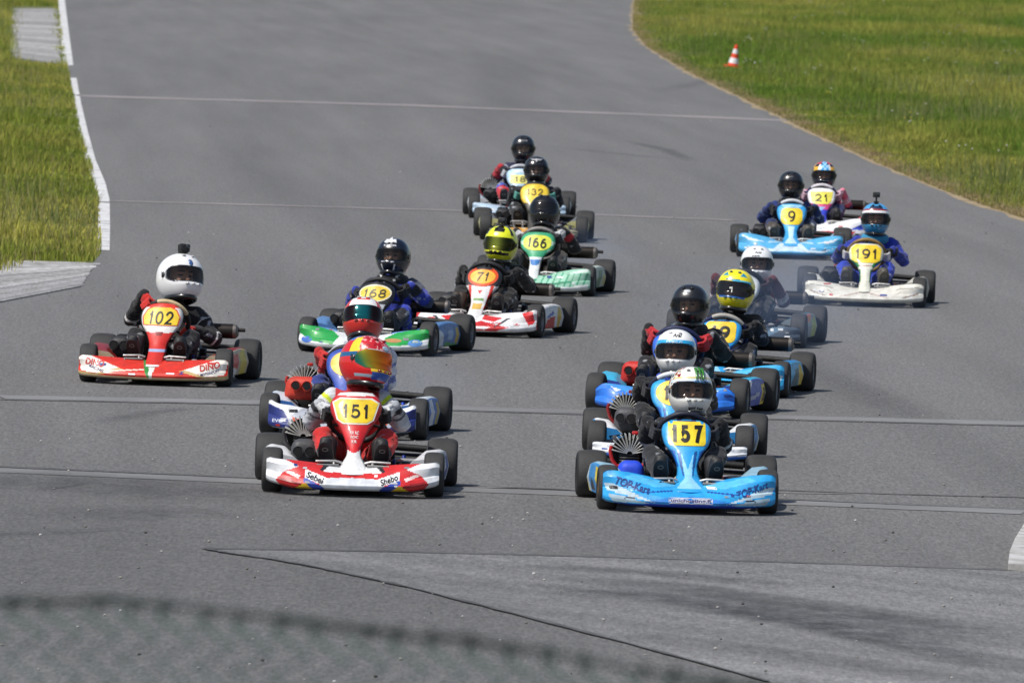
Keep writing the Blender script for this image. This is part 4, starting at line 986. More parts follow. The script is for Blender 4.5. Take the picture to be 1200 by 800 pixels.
  label='green and white go kart with round scribbled number plate', pod=dict(base='4a78b4', top='5a86bc', polys=[('c9d2da', [(-.34, .05), (-.28, .2), (-.16, .17), (-.12, .05)]), ('2f8a4a', [(-.1, .05), (-.1, .085), (.2, .08), (.2, .05)]), ('b9992a', [(.14, .07), (.14, .19), (.22, .19), (.22, .07)]), ('8fb0d2', [(-.04, .10), (-.04, .17), (.08, .18), (.08, .11)])]),
  nose=dict(W=.485, zc=.14, zw=.2, tip=.215, base='dfe3e6', end='2a9a4c', polys=[('22a04a', [(.49, .25), (.49, .145), (.38, .09), (.2, .075), (.17, .13), (.24, .17), (.4, .22)], 1), ('6f9cd8', [(.2, .16), (.4, .205), (.4, .215), (.2, .175)], 1), ('aab2b8', [(0, .1), (.12, .1), (.1, .05), (0, .05)], 1)],
    shapes=[dict(p=oval(.09, .045), c='3f6fc0', u=-.415, v=.10), dict(p=oval(.10, .05), c='5f92d2', u=.40, v=.105), dict(p=oval(.13, .028), c='b98a5a', u=.24, v=.118, off=.002)]),
  panel=dict(shape='round', base='1b1b1e', dz=.01, polys=[('b9bec6', [(-.09, .36), (.09, .36), (.06, .28), (-.06, .28)])],
   plate=[dict(p=oval(.245, .125), c='e6e2cc', v=.44, off=.003), dict(p=oval(.225, .108), c='e6c632', v=.44, off=.0045)], num=dict(t=.15, s='168', w=.17, h=.06, v=.44, shear=.12, b=.012)),
  driver=dict(label='driver in dark navy helmet with white star shape, blue and grey suit', head=(461, 302), hyaw=-2, pitch=12, hy=.2, hs=1.0, elbow=.06, hang=(184, 14), skin=lin('b98a6c'), suit=suit('27379a', ('3a4054', ('2a3aa6', .3, .7)), ('2a3aa0', ('1b1c24', .6, 1)), ('2c40b4', ('7a8094', .75, .82)), '22242c', '15161c', '4a5064'), glove='17181c', boot='1c1c1f', collar=('14151b', 'd8d8d8'),
   helmet=dict(paint=h168, visor=VIS_CLEAR, vent='c4c6cc', text=[dict(s='K.RACER', w=.10, h=.012, c='e2e4ea', v=.073)],
    shapes=[dict(p=[(-.048, -.014), (-.03, .012), (-.014, .008), (0, .034), (.012, .01), (.034, .014), (.046, -.016), (.02, -.010), (.012, -.022), (-.006, -.010), (-.026, -.022)], c='e6e8ee', v=.105)]))),
 dict(key='102', pos=(182.5, 450), yaw=-7.5, s=1.04, rim='5f6064', airbox='2a2a2e', fins=False, muffler=True, sw='1a1a1c', swtop='cdb88e', swrot=-25, steer=4,
  label='red go kart with green and white nose flash wearing number 102', pod=dict(base='b9a68c', top='8a1c1a', polys=[('c62a2a', [(-.3, .06), (-.22, .2), (-.06, .2), (-.1, .05)]), ('e2ddd6', [(-.26, .08), (-.2, .12), (-.1, .1), (-.1, .06)]), ('cfb62c', [(.0, .05), (-.03, .2), (.14, .24), (.18, .05)])]), frame='8e1a1a',
  nose=dict(W=.50, zc=.16, zw=.185, tip=.19, tb=.05, base='d3301f', end='c9b490', polys=[('ccb894', [(0, .058), (.5, .066), (.5, 0), (0, 0)], 1), ('e9e4dc', [(.22, .115), (.38, .17), (.47, .20), (.50, .17), (.48, .085), (.37, .075)], 1), ('cdb078', [(.18, .108), (.23, .113), (.38, .070), (.5, .085), (.5, .066), (.36, .062)], 1), ('2f8a3c', [(-.085, .19), (-.03, .19), (-.005, .05), (-.02, .06)]), ('ece8e2', [(-.03, .19), (.03, .19), (.01, .05), (-.005, .05)]), ('f0e2d2', [(-.3, .098), (-.05, .112), (-.05, .105), (-.3, .09)])],
    text=[dict(s='DINO', w=.13, h=.042, c='c5261f', u=-.385, v=.142, rot=-8), dict(s='DINO', w=.13, h=.042, c='c5261f', u=.385, v=.142, rot=14), dict(s='RACING', w=.11, h=.016, c='3a3a70', u=-.37, v=.104, rot=-16), dict(s='MOTORSPORT', w=.12, h=.016, c='3a3a70', u=.39, v=.102, rot=15)]),
  panel=dict(shape='round', dz=.02, base='e6e2e0', polys=[('cf2f26', [(-.1, .34), (.1, .34), (.07, .14), (-.07, .14)]), ('9fb0d8', [(-.06, .235), (.06, .235), (.06, .215), (-.06, .215)]), ('8a1f1c', [(-.03, .345), (.03, .345), (.02, .32), (-.02, .32)]), ('e23a28', [(-.2, .56), (.2, .56), (.12, .50), (-.12, .50)])],
   plate=[dict(p=[(-.118, -.055), (-.128, 0), (-.10, .05), (-.06, .07), (.06, .07), (.10, .05), (.128, 0), (.118, -.055)], c='e0563a', v=.44, off=.003), dict(p=[(-.110, -.050), (-.12, 0), (-.094, .045), (-.055, .063), (.055, .063), (.094, .045), (.12, 0), (.110, -.050)], c='f2cf38', v=.44, off=.0045)], num=dict(t=.14, s='102', w=.165, h=.085, v=.437, b=.0, shear=.08)),
  driver=dict(label='driver in plain white helmet topped by a camera, black suit and red gloves', head=(211, 327), hyaw=36, hroll=7, pitch=14, hy=.22, hs=1.2, cam=.036, hang=(135, -35), elbow=.08, suit=suit('17171b', ('17171b', ('d8d8d8', .9, .98)), ('18181c', ('e2e2e2', .05, .14)), '1c1c20', '1d1d22'), glove='c4261f', boot='1c1c1e', sole='232325',
   helmet=dict(paint=h102, visor=VIS_CLEAR, vent='d4d4d4', vent2='c9c9c9', pivot='1d1d1f', shapes=[dict(p=oval(.028, .04), c='3f5f94', u=.0, v=.075), dict(p=oval(.016, .012), c='e4e4ea', u=.0, v=.082, off=.004)]))),
 dict(key='13', pos=(402.5, 512), yaw=-5, s=1.04, rim='8d8d90', airbox='c73a26', airpos=(-.29, -.14, .27), airsize=(.23, .14), shroud='b02018', sw='1c1c20', swtop='1c1c20', frame='2a4ab8',
  label='white and blue go kart with red intake box, half hidden behind kart 151', pod=dict(base='3a6fb8', top='c9d2dc', polys=[('d6dce2', [(-.1, .05), (-.1, .22), (0, .22), (.05, .05)]), ('b09a3a', [(.1, .05), (.1, .2), (.2, .2), (.2, .05)]), ('cfd6de', [(-.3, .2), (-.12, .23), (-.12, .17), (-.3, .16)])]),
  nose=dict(W=.45, zc=.13, zw=.20, tip=.235, base='b4b9c4', end='cfd2d8', polys=[('26347c', [(.29, .06), (.36, .17), (.45, .20), (.45, .06)], 1), ('3a2a30', [(0, .2), (.2, .2), (.24, .1), (0, .09)], 1), ('e9ebee', [(.2, .2), (.45, .26), (.45, .2), (.3, .14)], 1), ('c95a3a', [(.2, .10), (.3, .13), (.28, .09)], 1)], text=[dict(s='EVO', w=.07, h=.02, c='c9d0e6', u=-.385, v=.10)]),
  panel=dict(shape='round', base='2f4fae', dz=.02, plate=[dict(p=oval(.22, .15), c='f0bf2c', v=.44)], num=dict(s='1', w=.03, h=.08, v=.44, u=-.04)),
  driver=dict(label='driver in white and red helmet with teal visor leaning over kart behind 151', head=(425.5, 376), hyaw=3, pitch=24, hroll=0, hy=.04, hs=1.03, elbow=-.03, hang=(168, -25), suit=suit('31407c', ('c2c6d4', ('6a76b0', .55, 1)), ('b52a2a', ('8a1f22', .5, 1)), '2a3a80'), glove='c22a28', boot='1c1c1f',
   helmet=dict(paint=h13, visor=VIS_MIRROR, vcol=lambda c: tuple(a + (b_ - a) * math.exp(-(c.x / .045) ** 4) for a, b_ in ((.025, .01), (.012, .17), (.012, .18))), vent='8a2a22', vent2='c9c9c9')))
]

# ------------------------------------------------------------------ ground, track, kerbs
def sheet(name, pts, z, mat, kind='structure', thick=None):
    me = bpy.data.meshes.new(name); vs = [(p[0], p[1], z) for p in pts]
    bm = bmesh.new(); f = bm.faces.new([bm.verts.new(v) for v in vs])
    f.normal_update()
    if f.normal.z < 0: f.normal_flip()
    bmesh.ops.triangulate(bm, faces=[f]); bm.to_mesh(me); bm.free()
    me.materials.append(mat); o = ob(name, me); tag(o, kind=kind); return o

def asphalt(name, base, streak=0., streak_ang=0., dark=.82, speck=1.0):
    mt, nt, b = new_mat(name)
    tc = N(nt, 'ShaderNodeTexCoord')
    mb_ = N(nt, 'ShaderNodeMapping'); mb_.inputs['Scale'].default_value = (1, .10, 1); nt.links.new(tc.outputs['Object'], mb_.inputs['Vector'])
    big = noise_tex(nt, .30, 4, .55, vec=mb_.outputs['Vector']); r1 = ramp(nt, big.outputs['Fac'], .3, .72, tuple(x * dark for x in base), tuple(x * 1.07 for x in base))
    # long wear bands along the racing direction
    mp = N(nt, 'ShaderNodeMapping', vector_type='TEXTURE'); mp.inputs['Scale'].default_value = (1.0, 26, 1); mp.inputs['Rotation'].default_value = (0, 0, R(streak_ang)); nt.links.new(tc.outputs['Object'], mp.inputs['Vector'])
    st = noise_tex(nt, 1.3, 5, .6, vec=mp.outputs['Vector']); r2 = ramp(nt, st.outputs['Fac'], .35, .65, (.94 - streak,) * 3, (1.04 + streak,) * 3)
    c = mul(nt, r1.outputs['Color'], r2.outputs['Color'])
    fine = noise_tex(nt, 26, 3, .75, vec=tc.outputs['Object']); r3 = ramp(nt, fine.outputs['Fac'], .25, .75, (.72,) * 3, (1.26,) * 3)
    c = mul(nt, c, r3.outputs['Color'])
    mg = N(nt, 'ShaderNodeMapping'); mg.inputs['Scale'].default_value = (1, .13, 1); nt.links.new(tc.outputs['Object'], mg.inputs['Vector'])
    gr = noise_tex(nt, 52, 2, .8, vec=mg.outputs['Vector']); r5 = ramp(nt, gr.outputs['Fac'], .3, .7, (.74,) * 3, (1.26,) * 3); c = mul(nt, c, r5.outputs['Color'])
    vo = N(nt, 'ShaderNodeTexVoronoi'); vo.inputs['Scale'].default_value = 7; nt.links.new(tc.outputs['Object'], vo.inputs['Vector'])
    r4 = ramp(nt, vo.outputs['Distance'], .03, .055, (1, 1, 1), (0, 0, 0))
    vc = N(nt, 'ShaderNodeSeparateColor'); nt.links.new(vo.outputs['Color'], vc.inputs[0])
    gt = N(nt, 'ShaderNodeMath', operation='GREATER_THAN'); gt.inputs[1].default_value = 1 - .18 * speck; nt.links.new(vc.outputs[0], gt.inputs[0])
    mm = N(nt, 'ShaderNodeMath', operation='MULTIPLY'); nt.links.new(r4.outputs['Color'], mm.inputs[0]); nt.links.new(gt.outputs[0], mm.inputs[1])
    x = N(nt, 'ShaderNodeMix', data_type='RGBA'); nt.links.new(mm.outputs[0], x.inputs['Factor']); nt.links.new(c, x.inputs['A']); x.inputs['B'].default_value = (.42, .41, .39, 1)
    nt.links.new(x.outputs['Result'], b.inputs['Base Color']); b.inputs['Roughness'].default_value = .88; b.inputs['Specular IOR Level'].default_value = .3
    bump(nt, b, fine.outputs['Fac'], .5, .01); return mt

def earth_mat():
    mt, nt, b = new_mat('grassy_earth'); n = noise_tex(nt, .5, 6, .65)
    r = ramp(nt, n.outputs['Fac'], .35, .7, (.075, .105, .022), (.15, .15, .045)); n2 = noise_tex(nt, 9, 4, .7)
    r2 = ramp(nt, n2.outputs['Fac'], .3, .7, (.6,) * 3, (1.2,) * 3)
    nt.links.new(mul(nt, r.outputs['Color'], r2.outputs['Color']), b.inputs['Base Color']); b.inputs['Roughness'].default_value = .95; return mt
def simple(name, ca, cb, scale, rough=.85, a=.35, b_=.65, detail=5):
    mt, nt, b = new_mat(name); n = noise_tex(nt, scale, detail, .7); r = ramp(nt, n.outputs['Fac'], a, b_, ca, cb)
    nt.links.new(r.outputs['Color'], b.inputs['Base Color']); b.inputs['Roughness'].default_value = rough; return mt

EARTH = earth_mat(); ASPH = asphalt('worn_asphalt', (.147, .1455, .144), .035, 3, .90); ASPH2 = asphalt('resurfaced_asphalt', (.192, .192, .194), .20, 41, .92, .6)
PAINTW = simple('worn_white_paint', (.20, .20, .20), (.60, .60, .60), 3.5, .85, .34, .50); SEAM = simple('tarred_joint', (.06, .06, .06), (.145, .145, .145), 2.2)
LINE1 = simple('faded_road_paint', (.175, .165, .165), (.285, .25, .25), .8); BAND = simple('lighter_asphalt_band', (.155, .155, .155), (.215, .215, .215), 1.2); DRY = simple('dry_verge', (.20, .155, .085), (.36, .28, .17), 2.5)
CONC = simple('weathered_concrete', (.30, .30, .31), (.55, .55, .56), 5)

g = sheet('ground', [(-900, -300), (900, -300), (900, 3500), (-900, 3500)], 0, EARTH)
L_EDGE = [(66, -60), (68, 0), (76, 60), (84, 100), (94, 150), (108, 200), (117, 240), (119, 297), (108, 310), (98, 326), (45, 336), (0, 343), (-160, 370), (-420, 430)]
R_EDGE = [(800, -62), (752, -20), (742, 5), (741, 35), (757, 55), (803, 84), (868, 115), (900, 131), (955, 158), (1030, 193), (1100, 222), (1160, 244), (1215, 262), (1330, 300), (1480, 345)]
L3 = [at(*p) for p in L_EDGE]; R3 = [at(*p) for p in R_EDGE]
road_pts = [p.to_2d() for p in L3] + [Vector((-22, 40)), Vector((-22, 4)), Vector((22, 4)), Vector((22, 50))] + [p.to_2d() for p in R3[::-1]]
sheet('road', road_pts, .004, ASPH)
def strip(name, px, w, z, mat, kind='structure'):   # a band of real width w (m) laid on the road
    pts = [at(*p).to_2d() for p in px]; lft = []; rgt = []
    for i, p in enumerate(pts):
        a = pts[max(i - 1, 0)]; b = pts[min(i + 1, len(pts) - 1)]; d = (b - a).normalized(); n = Vector((-d.y, d.x)); ww = w[min(i, len(w) - 1)] if isinstance(w, list) else w
        lft.append(p + n * ww / 2); rgt.append(p - n * ww / 2)
    vs = [(p.x, p.y, z) for p in lft] + [(p.x, p.y, z) for p in rgt]; k = len(pts)
    me = bpy.data.meshes.new(name); me.from_pydata(vs, [], [(i, i + 1, k + i + 1, k + i) for i in range(k - 1)]); me.materials.append(mat); me.update()
    o = ob(name, me); tag(o, kind=kind); return o
def wob(px, n=14, amp=.5):
    out = []
    for (a, b) in zip(px, px[1:]):
        for i in range(n): t = i / n; out.append((a[0] + (b[0] - a[0]) * t + random.uniform(-amp, amp), a[1] + (b[1] - a[1]) * t + random.uniform(-amp, amp) * .35))
    return out + [px[-1]]
strip('white_edge_line', [(69, -40), (72, 0), (76, 40), (80, 77)], .19, .008, PAINTW)
strip('white_edge_line', [(86, 92), (91, 122), (98, 155), (106, 188), (117, 215), (122, 237)], [.11, .11, .12, .13, .13, .13], .008, PAINTW)
strip('white_edge_line', [(122, 238), (122, 265), (121, 294)], .12, .008, PAINTW)
strip('start_line', [(92, 113), (480, 124), (925, 142)], 1.3, .008, LINE1)
strip('pavement_joint', wob([(128, 236), (480, 246), (700, 252.5), (860, 259)], 10, .4), .34, .008, LINE1)
strip('pavement_joint', wob([(0, 466), (300, 472), (700, 484), (1200, 497), (1290, 500)], 12, .5), .42, .008, BAND)
strip('pavement_joint', wob([(-20, 551), (300, 565), (660, 579), (1200, 601)], 12, .5), .38, .007, BAND)
strip('pavement_joint', wob([(0, 469), (300, 475), (700, 487), (1200, 500)], 12, .5), .07, .0105, SEAM)
strip('pavement_joint', wob([(-20, 547), (300, 561), (660, 575), (1200, 598)], 12, .4), .05, .0105, SEAM)
strip('pavement_joint', wob([(880, 574), (1050, 580), (1210, 584)], 12, .4), .05, .008, SEAM)
strip('pavement_joint', wob([(545, 572), (1000, 580)], 12, .4), .045, .008, LINE1)
# resurfaced wedge in the foreground with its tarred joints
wedge = [(238, 644.5), (420, 647), (700, 654), (1000, 663), (1280, 673), (1500, 682), (1500, 1500), (1100, 880), (900, 800), (760, 762), (600, 720), (480, 690), (400, 672), (320, 657), (270, 650)]
sheet('road_patch', [at(*p).to_2d() for p in wedge], .008, ASPH2)
strip('pavement_joint', wob([(238, 644.5), (420, 647), (700, 654), (1000, 663), (1280, 673)], 10, .3), .07, .012, SEAM)
strip('pavement_joint', wob([(238, 644.5), (270, 650), (320, 657), (400, 672), (480, 690), (600, 720), (760, 762), (900, 800)], 7, .5), [random.uniform(.012, .055) for _ in range(92)], .0125, SEAM)
# soft rubber marks: darkest along the middle, fading out to bare asphalt at the sides and ends
def skid_mat():
    mt, nt, b = new_mat('rubber_skid'); b.inputs['Base Color'].default_value = (.045, .045, .048, 1); b.inputs['Roughness'].default_value = .7
    a = N(nt, 'ShaderNodeAttribute', attribute_name='Col'); n = noise_tex(nt, 5, 4, .7); r = ramp(nt, n.outputs['Fac'], .3, .7, (.25,) * 3, (1,) * 3)
    t = N(nt, 'ShaderNodeBsdfTransparent'); mx = N(nt, 'ShaderNodeMixShader'); nt.links.new(mul(nt, a.outputs['Color'], r.outputs['Color']), mx.inputs['Fac'])
    nt.links.new(t.outputs[0], mx.inputs[1]); nt.links.new(b.outputs[0], mx.inputs[2]); nt.links.new(mx.outputs[0], nt.nodes['Material Output'].inputs['Surface']); return mt
SKID = skid_mat()
def skid(px, w, z, k=.5):
    p0 = [at(*p).to_2d() for p in px]; pts = []
    for a, b in zip(p0, p0[1:]): pts += [a.lerp(b, i / 10) for i in range(10)]
    pts.append(p0[-1]); n_ = len(pts); vs = []; al = []
    for i, p in enumerate(pts):
        a, b = pts[max(i - 1, 0)], pts[min(i + 1, n_ - 1)]; d = (b - a).normalized(); n = Vector((-d.y, d.x)); e = min(1, 4 * min(i, n_ - 1 - i) / n_)
        for q in range(5): o = (q - 2) / 2; vs.append((*(p + n * o * w), z)); al.append(k * e * (0, .7, 1, .7, 0)[q])
    fs = [(5 * i + q, 5 * i + q + 1, 5 * i + q + 6, 5 * i + q + 5) for i in range(n_ - 1) for q in range(4)]
    me = bpy.data.meshes.new('skid_mark'); me.from_pydata(vs, [], fs); ca = me.color_attributes.new('Col', 'FLOAT_COLOR', 'POINT')
    ca.data.foreach_set('color', [c for a in al for c in (a, a, a, 1)]); me.materials.append(SKID); o = ob('skid_mark', me); tag(o, kind='structure')
for p, w, k in (([(-40, 560), (120, 568), (330, 590)], .9, .35), ([(40, 610), (160, 600), (300, 604)], .5, .2), ([(640, 690), (800, 702), (1000, 728), (1250, 770)], .45, .5), ([(620, 676), (800, 690), (1000, 718), (1220, 752)], .28, .45), ([(700, 740), (900, 765), (1200, 812)], .25, .25), ([(580, 664), (760, 672), (960, 692)], .25, .45), ([(760, 700), (1000, 742), (1250, 800)], .3, .5), ([(560, 680), (760, 700), (960, 735), (1100, 770)], .22, .4),
    ([(735, 166), (780, 176), (815, 191)], .16, .4), ([(640, 172), (720, 180), (790, 188)], .2, .2), ([(770, 108), (830, 96), (850, 86)], .3, .2), ([(100, 498), (180, 484), (240, 478)], .12, .3), ([(250, 130), (330, 220), (420, 300)], .5, .12), ([(600, 60), (590, 110), (600, 150)], .8, .15), ([(900, 420), (1000, 455), (1090, 500)], .3, .2)):
    skid(p, w, .0105 if p[0][1] < 620 else .0145, k)
skid([(-700, 560), (-200, 590), (200, 625), (520, 700), (900, 830)], 5.5, .0165, .17)
skid([(-500, 600), (0, 660), (300, 760), (500, 900)], 3.5, .0185, .08)
# dry verge along the right edge of the road
vp = [at(*p).to_2d() for p in R_EDGE]
vd = []
for a, b in zip(vp, vp[1:]):
    n_ = max(1, int((b - a).length / 1.2)); vd += [a.lerp(b, i / n_) for i in range(n_)]
vd.append(vp[-1]); vx = []
for i, p in enumerate(vd):
    a = vd[max(i - 1, 0)]; b = vd[min(i + 1, len(vd) - 1)]; d = (b - a).normalized(); n = Vector((-d.y, d.x)); n = n if n.x > 0 else -n; w_ = noise.noise(Vector((i * .35, 3, 0)))
    vx.append((p - n * max(0, .06 + .12 * w_ + random.uniform(-.05, .07)), p + n * max(.06, .22 + .35 * noise.noise(Vector((i * .22, 9, 0))) + random.uniform(-.06, .10))))
sheet('verge', [q[0] for q in vx] + [q[1] for q in vx[::-1]], .006, DRY)

# ribbed concrete kerbs
def kerb(corners, label, name='kerb', ribs=22, h=.05):
    A, B_, Cc, D = [at(*p).to_2d() for p in corners]   # A-B near edge of the first rib, D-C last
    mb = MB()
    for k in range(ribs):
        t0, t1 = k / ribs, (k + .68) / ribs
        a, b = A.lerp(D, t0), B_.lerp(Cc, t0); d, c = A.lerp(D, t1), B_.lerp(Cc, t1); hh = h * random.uniform(.8, 1.05)
        ja, jb = random.uniform(-.1, .1), random.uniform(-.12, .12); ux = (b - a).normalized(); a = a + ux * ja; d = d + ux * ja; b = b + ux * jb; c = c + ux * jb
        g_ = .65 + random.random() * .6
        vs = [(a.x, a.y, .0), (b.x, b.y, .0), (c.x, c.y, .0), (d.x, d.y, .0), (a.x, a.y, hh * .4), (b.x, b.y, hh * .4), (c.x, c.y, hh), (d.x, d.y, hh)]
        mb.add((vs, [(4, 5, 6, 7), (0, 1, 5, 4), (1, 2, 6, 5), (2, 3, 7, 6), (3, 0, 4, 7)]), (.44 * g_, .435 * g_, .44 * g_))
    vs = [(*A, .0), (*B_, .0), (*Cc, .0), (*D, .0)]; vs = [(v[0], v[1], z) for z in (.002, .014) for v in vs]
    mb.add((vs, [(4, 5, 6, 7), (0, 1, 5, 4), (1, 2, 6, 5), (2, 3, 7, 6), (3, 0, 4, 7)]), (.26, .26, .26))
    o = ob(name, mb.mesh(name, KERBM, 20)); tag(o, kind='structure'); return o
KERBM = attr_mat('ribbed_concrete', .9, dirt=.55, dscale=6)
kerb([(12, 68), (72, 76), (66, 11), (13, 11)], '', ribs=46, h=.022)
kerb([(-170, 388), (94, 337), (107, 310), (20, 307)], '', ribs=34, h=.022)
mb = MB(); kp = [at(*p).to_2d() for p in ((1181, 670), (1183, 655), (1189, 640), (1200, 622), (1225, 600), (1300, 560), (1330, 600), (1290, 675))]
k_ = len(kp); vs = [(*p, z) for z in (.002, .045) for p in kp]; mb.add((vs, [tuple(range(k_, 2 * k_))] + [(i, (i + 1) % k_, k_ + (i + 1) % k_, k_ + i) for i in range(k_)]), (.50, .50, .50))
o = ob('kerb', mb.mesh('kerb', KERBM, 20)); tag(o, kind='structure')

# ------------------------------------------------------------------ grass
def in_poly_np(x, y, poly):
    c = np.zeros(len(x), bool); j = len(poly) - 1
    for i in range(len(poly)):
        xi, yi = poly[i]; xj, yj = poly[j]
        cond = ((yi > y) != (yj > y)) & (x < (xj - xi) * (y - yi) / (yj - yi + 1e-12) + xi); c ^= cond; j = i
    return c
_tab = rng.random((256, 256)) * 2 - 1
def nz(x, y, s, o=0.):   # smooth value noise, about -1 to 1
    out = 0
    for q, am in ((1, .7), (2.1, .35)):
        u, v = np.asarray(x) * s * q + o * 17.3 + 1000, np.asarray(y) * s * q + o * 5.7 + 1000; i, j = np.floor(u).astype(int), np.floor(v).astype(int); f, g = u - i, v - j
        f, g = f * f * (3 - 2 * f), g * g * (3 - 2 * g); T = lambda a, b: _tab[a % 256, b % 256]
        out = out + am * ((T(i, j) * (1 - f) + T(i + 1, j) * f) * (1 - g) + (T(i, j + 1) * (1 - f) + T(i + 1, j + 1) * f) * g)
    return out
def edge_dist(x, y, pts):
    d = np.full(len(x), 1e9)
    for a, b in zip(pts, pts[1:]):
        v = np.array(b) - np.array(a); L2 = v @ v; t = np.clip(((x - a[0]) * v[0] + (y - a[1]) * v[1]) / L2, 0, 1)
        d = np.minimum(d, np.hypot(x - a[0] - t * v[0], y - a[1] - t * v[1]))
    return d
ROADP = [(p.x, p.y) for p in road_pts]
def scatter(n, y0, y1, xl, xr):
    y = y0 * (y1 / y0) ** rng.random(n); x = xl(y) + (xr(y) - xl(y)) * rng.random(n); return x, y
def blades(name, x, y, hgt, per, colf, label=None, width=1.0, lean=.45, spread=.10):
    n = len(x); k = n * per
    bx = np.repeat(x, per) + rng.normal(0, spread, k); by = np.repeat(y, per) + rng.normal(0, spread, k)
    ok = ~in_poly_np(bx, by, ROADP); bx, by = bx[ok], by[ok]; hh = (np.repeat(hgt, per) * rng.uniform(.5, 1.25, k))[ok]; k = len(bx)
    a = rng.uniform(0, 2 * np.pi, k); w = rng.uniform(.003, .0075, k) * width; ln = rng.uniform(.05, lean, k) * hh; la = rng.uniform(0, 2 * np.pi, k)
    dx, dy = np.cos(a) * w, np.sin(a) * w; lx, ly = np.cos(la) * ln, np.sin(la) * ln
    v = np.empty((k, 5, 3), np.float32)
    v[:, 0] = np.stack([bx - dx, by - dy, np.zeros(k)], 1); v[:, 1] = np.stack([bx + dx, by + dy, np.zeros(k)], 1)
    v[:, 2] = np.stack([bx + dx * .8 + lx * .4, by + dy * .8 + ly * .4, hh * .6], 1); v[:, 3] = np.stack([bx - dx * .8 + lx * .4, by - dy * .8 + ly * .4, hh * .6], 1)
    v[:, 4] = np.stack([bx + lx, by + ly, hh], 1)
    o = (np.arange(k) * 5)[:, None]
    loops = np.concatenate([o + np.array([[0, 1, 2, 3]]), o + np.array([[3, 2, 4]])], 1).ravel()
    starts = (np.arange(k) * 7)[:, None] + np.array([[0, 4]])
    me = bpy.data.meshes.new(name); me.vertices.add(k * 5); me.loops.add(k * 7); me.polygons.add(k * 2)
    me.vertices.foreach_set('co', v.ravel()); me.loops.foreach_set('vertex_index', loops.astype(np.int32)); me.polygons.foreach_set('loop_start', starts.ravel().astype(np.int32))
    me.update(calc_edges=True)
    c = np.concatenate([colf(bx, by, k), np.ones((k, 1))], 1).astype(np.float32)
    ca = me.color_attributes.new('Col', 'FLOAT_COLOR', 'POINT'); ca.data.foreach_set('color', np.repeat(c, 5, axis=0).ravel())
    me.materials.append(GRASSM); ob_ = ob(name, me); tag(ob_, label, kind='stuff'); return ob_
def mixc(a, b, t): return np.array(a)[None] * (1 - t[:, None]) + np.array(b)[None] * t[:, None]
RE = [(p.x, p.y) for p in vp]; LE = [(p.x, p.y) for p in L3]
# right meadow
def xr_r(y): return (660 / FPX) * y + 4.0
def xl_r(y): return np.interp(y, [p[1] for p in RE[::-1]], [p[0] for p in RE[::-1]]) - .1
x, y = scatter(95000, 95, 560, xl_r, xr_r)
ok = ~in_poly_np(x, y, ROADP); x, y = x[ok], y[ok]
d = edge_dist(x, y, RE); n1 = nz(x, y, .16); n2 = nz(x, y, .7, 9.)
hgt = np.clip(.10 + .10 * (n1 + .3) + .10 * n2, .05, .4) * np.clip(.35 + d * .35, .35, 1.0) * np.clip(y / 200, 1, 1.5)
def col_r(bx, by, k):
    t = np.clip(.48 + .95 * nz(bx, by * .30, .22, 3.) + .45 * nz(bx, by * .4, .8, 5.) + rng.normal(0, .26, k), 0, 1); dd = edge_dist(bx, by, RE)
    c = mixc((.15, .255, .030), (.42, .405, .085), t); dry = np.clip(.9 - dd / .45, 0, 1) * rng.random(k) ** .6 + (rng.random(k) < .05) * .6
    return mixc1(c, (.27, .21, .10), np.clip(dry, 0, 1)) * (rng.uniform(.55, 1.35, k) * (1 + .22 * nz(bx, by * .5, 1.7, 4.)))[:, None]
def mixc1(c, b, t): return c * (1 - t[:, None]) + np.array(b)[None] * t[:, None]
blades('grass', x, y, hgt, 9, col_r, 'green summer meadow grass along the right side of the track')
# left verge
def xl_l(y): return -(665 / FPX) * y - 3.5
def xr_l(y): return np.interp(y, [p[1] for p in LE[::-1]], [p[0] for p in LE[::-1]]) + .1
x, y = scatter(60000, 78, 470, xl_l, xr_l)
KP = [[at(*p) for p in q] for q in ([(10, 74), (75, 78), (67, 8), (11, 8)], [(-190, 402), (92, 340), (110, 308), (26, 304)])]
ok = ~in_poly_np(x, y, ROADP)
for q in KP: ok &= ~in_poly_np(x, y, [(p.x, p.y) for p in q])
x, y = x[ok], y[ok]; n1 = nz(x, y, .25); n2 = nz(x, y, .9, 2.)
dl = edge_dist(x, y, LE)
hgt = np.clip(.12 + .09 * n1 + .10 * n2, .05, .35) * np.clip(.45 + dl * .4, .45, 1) * np.clip(y / 160, 1, 1.5)
def col_l(bx, by, k):
    t = np.clip(.5 + .7 * nz(bx, by, .22, 3.) + .3 * nz(bx, by, .9, 5.) + rng.normal(0, .26, k), 0, 1)
    near = np.clip((125 - by) / 45, 0, 1)
    c = mixc((.17, .255, .026), (.50, .46, .10), np.clip(t + .22 * near, 0, 1)); dry = (rng.random(k) < .06 + .10 * near) * .8
    return mixc1(c, (.34, .28, .14), dry) * (rng.uniform(.55, 1.35, k) * (1 + .22 * nz(bx, by * .5, 1.7, 4.)))[:, None]
blades('grass', x, y, hgt, 9, col_l, 'olive and yellow grass between the left kerbs')
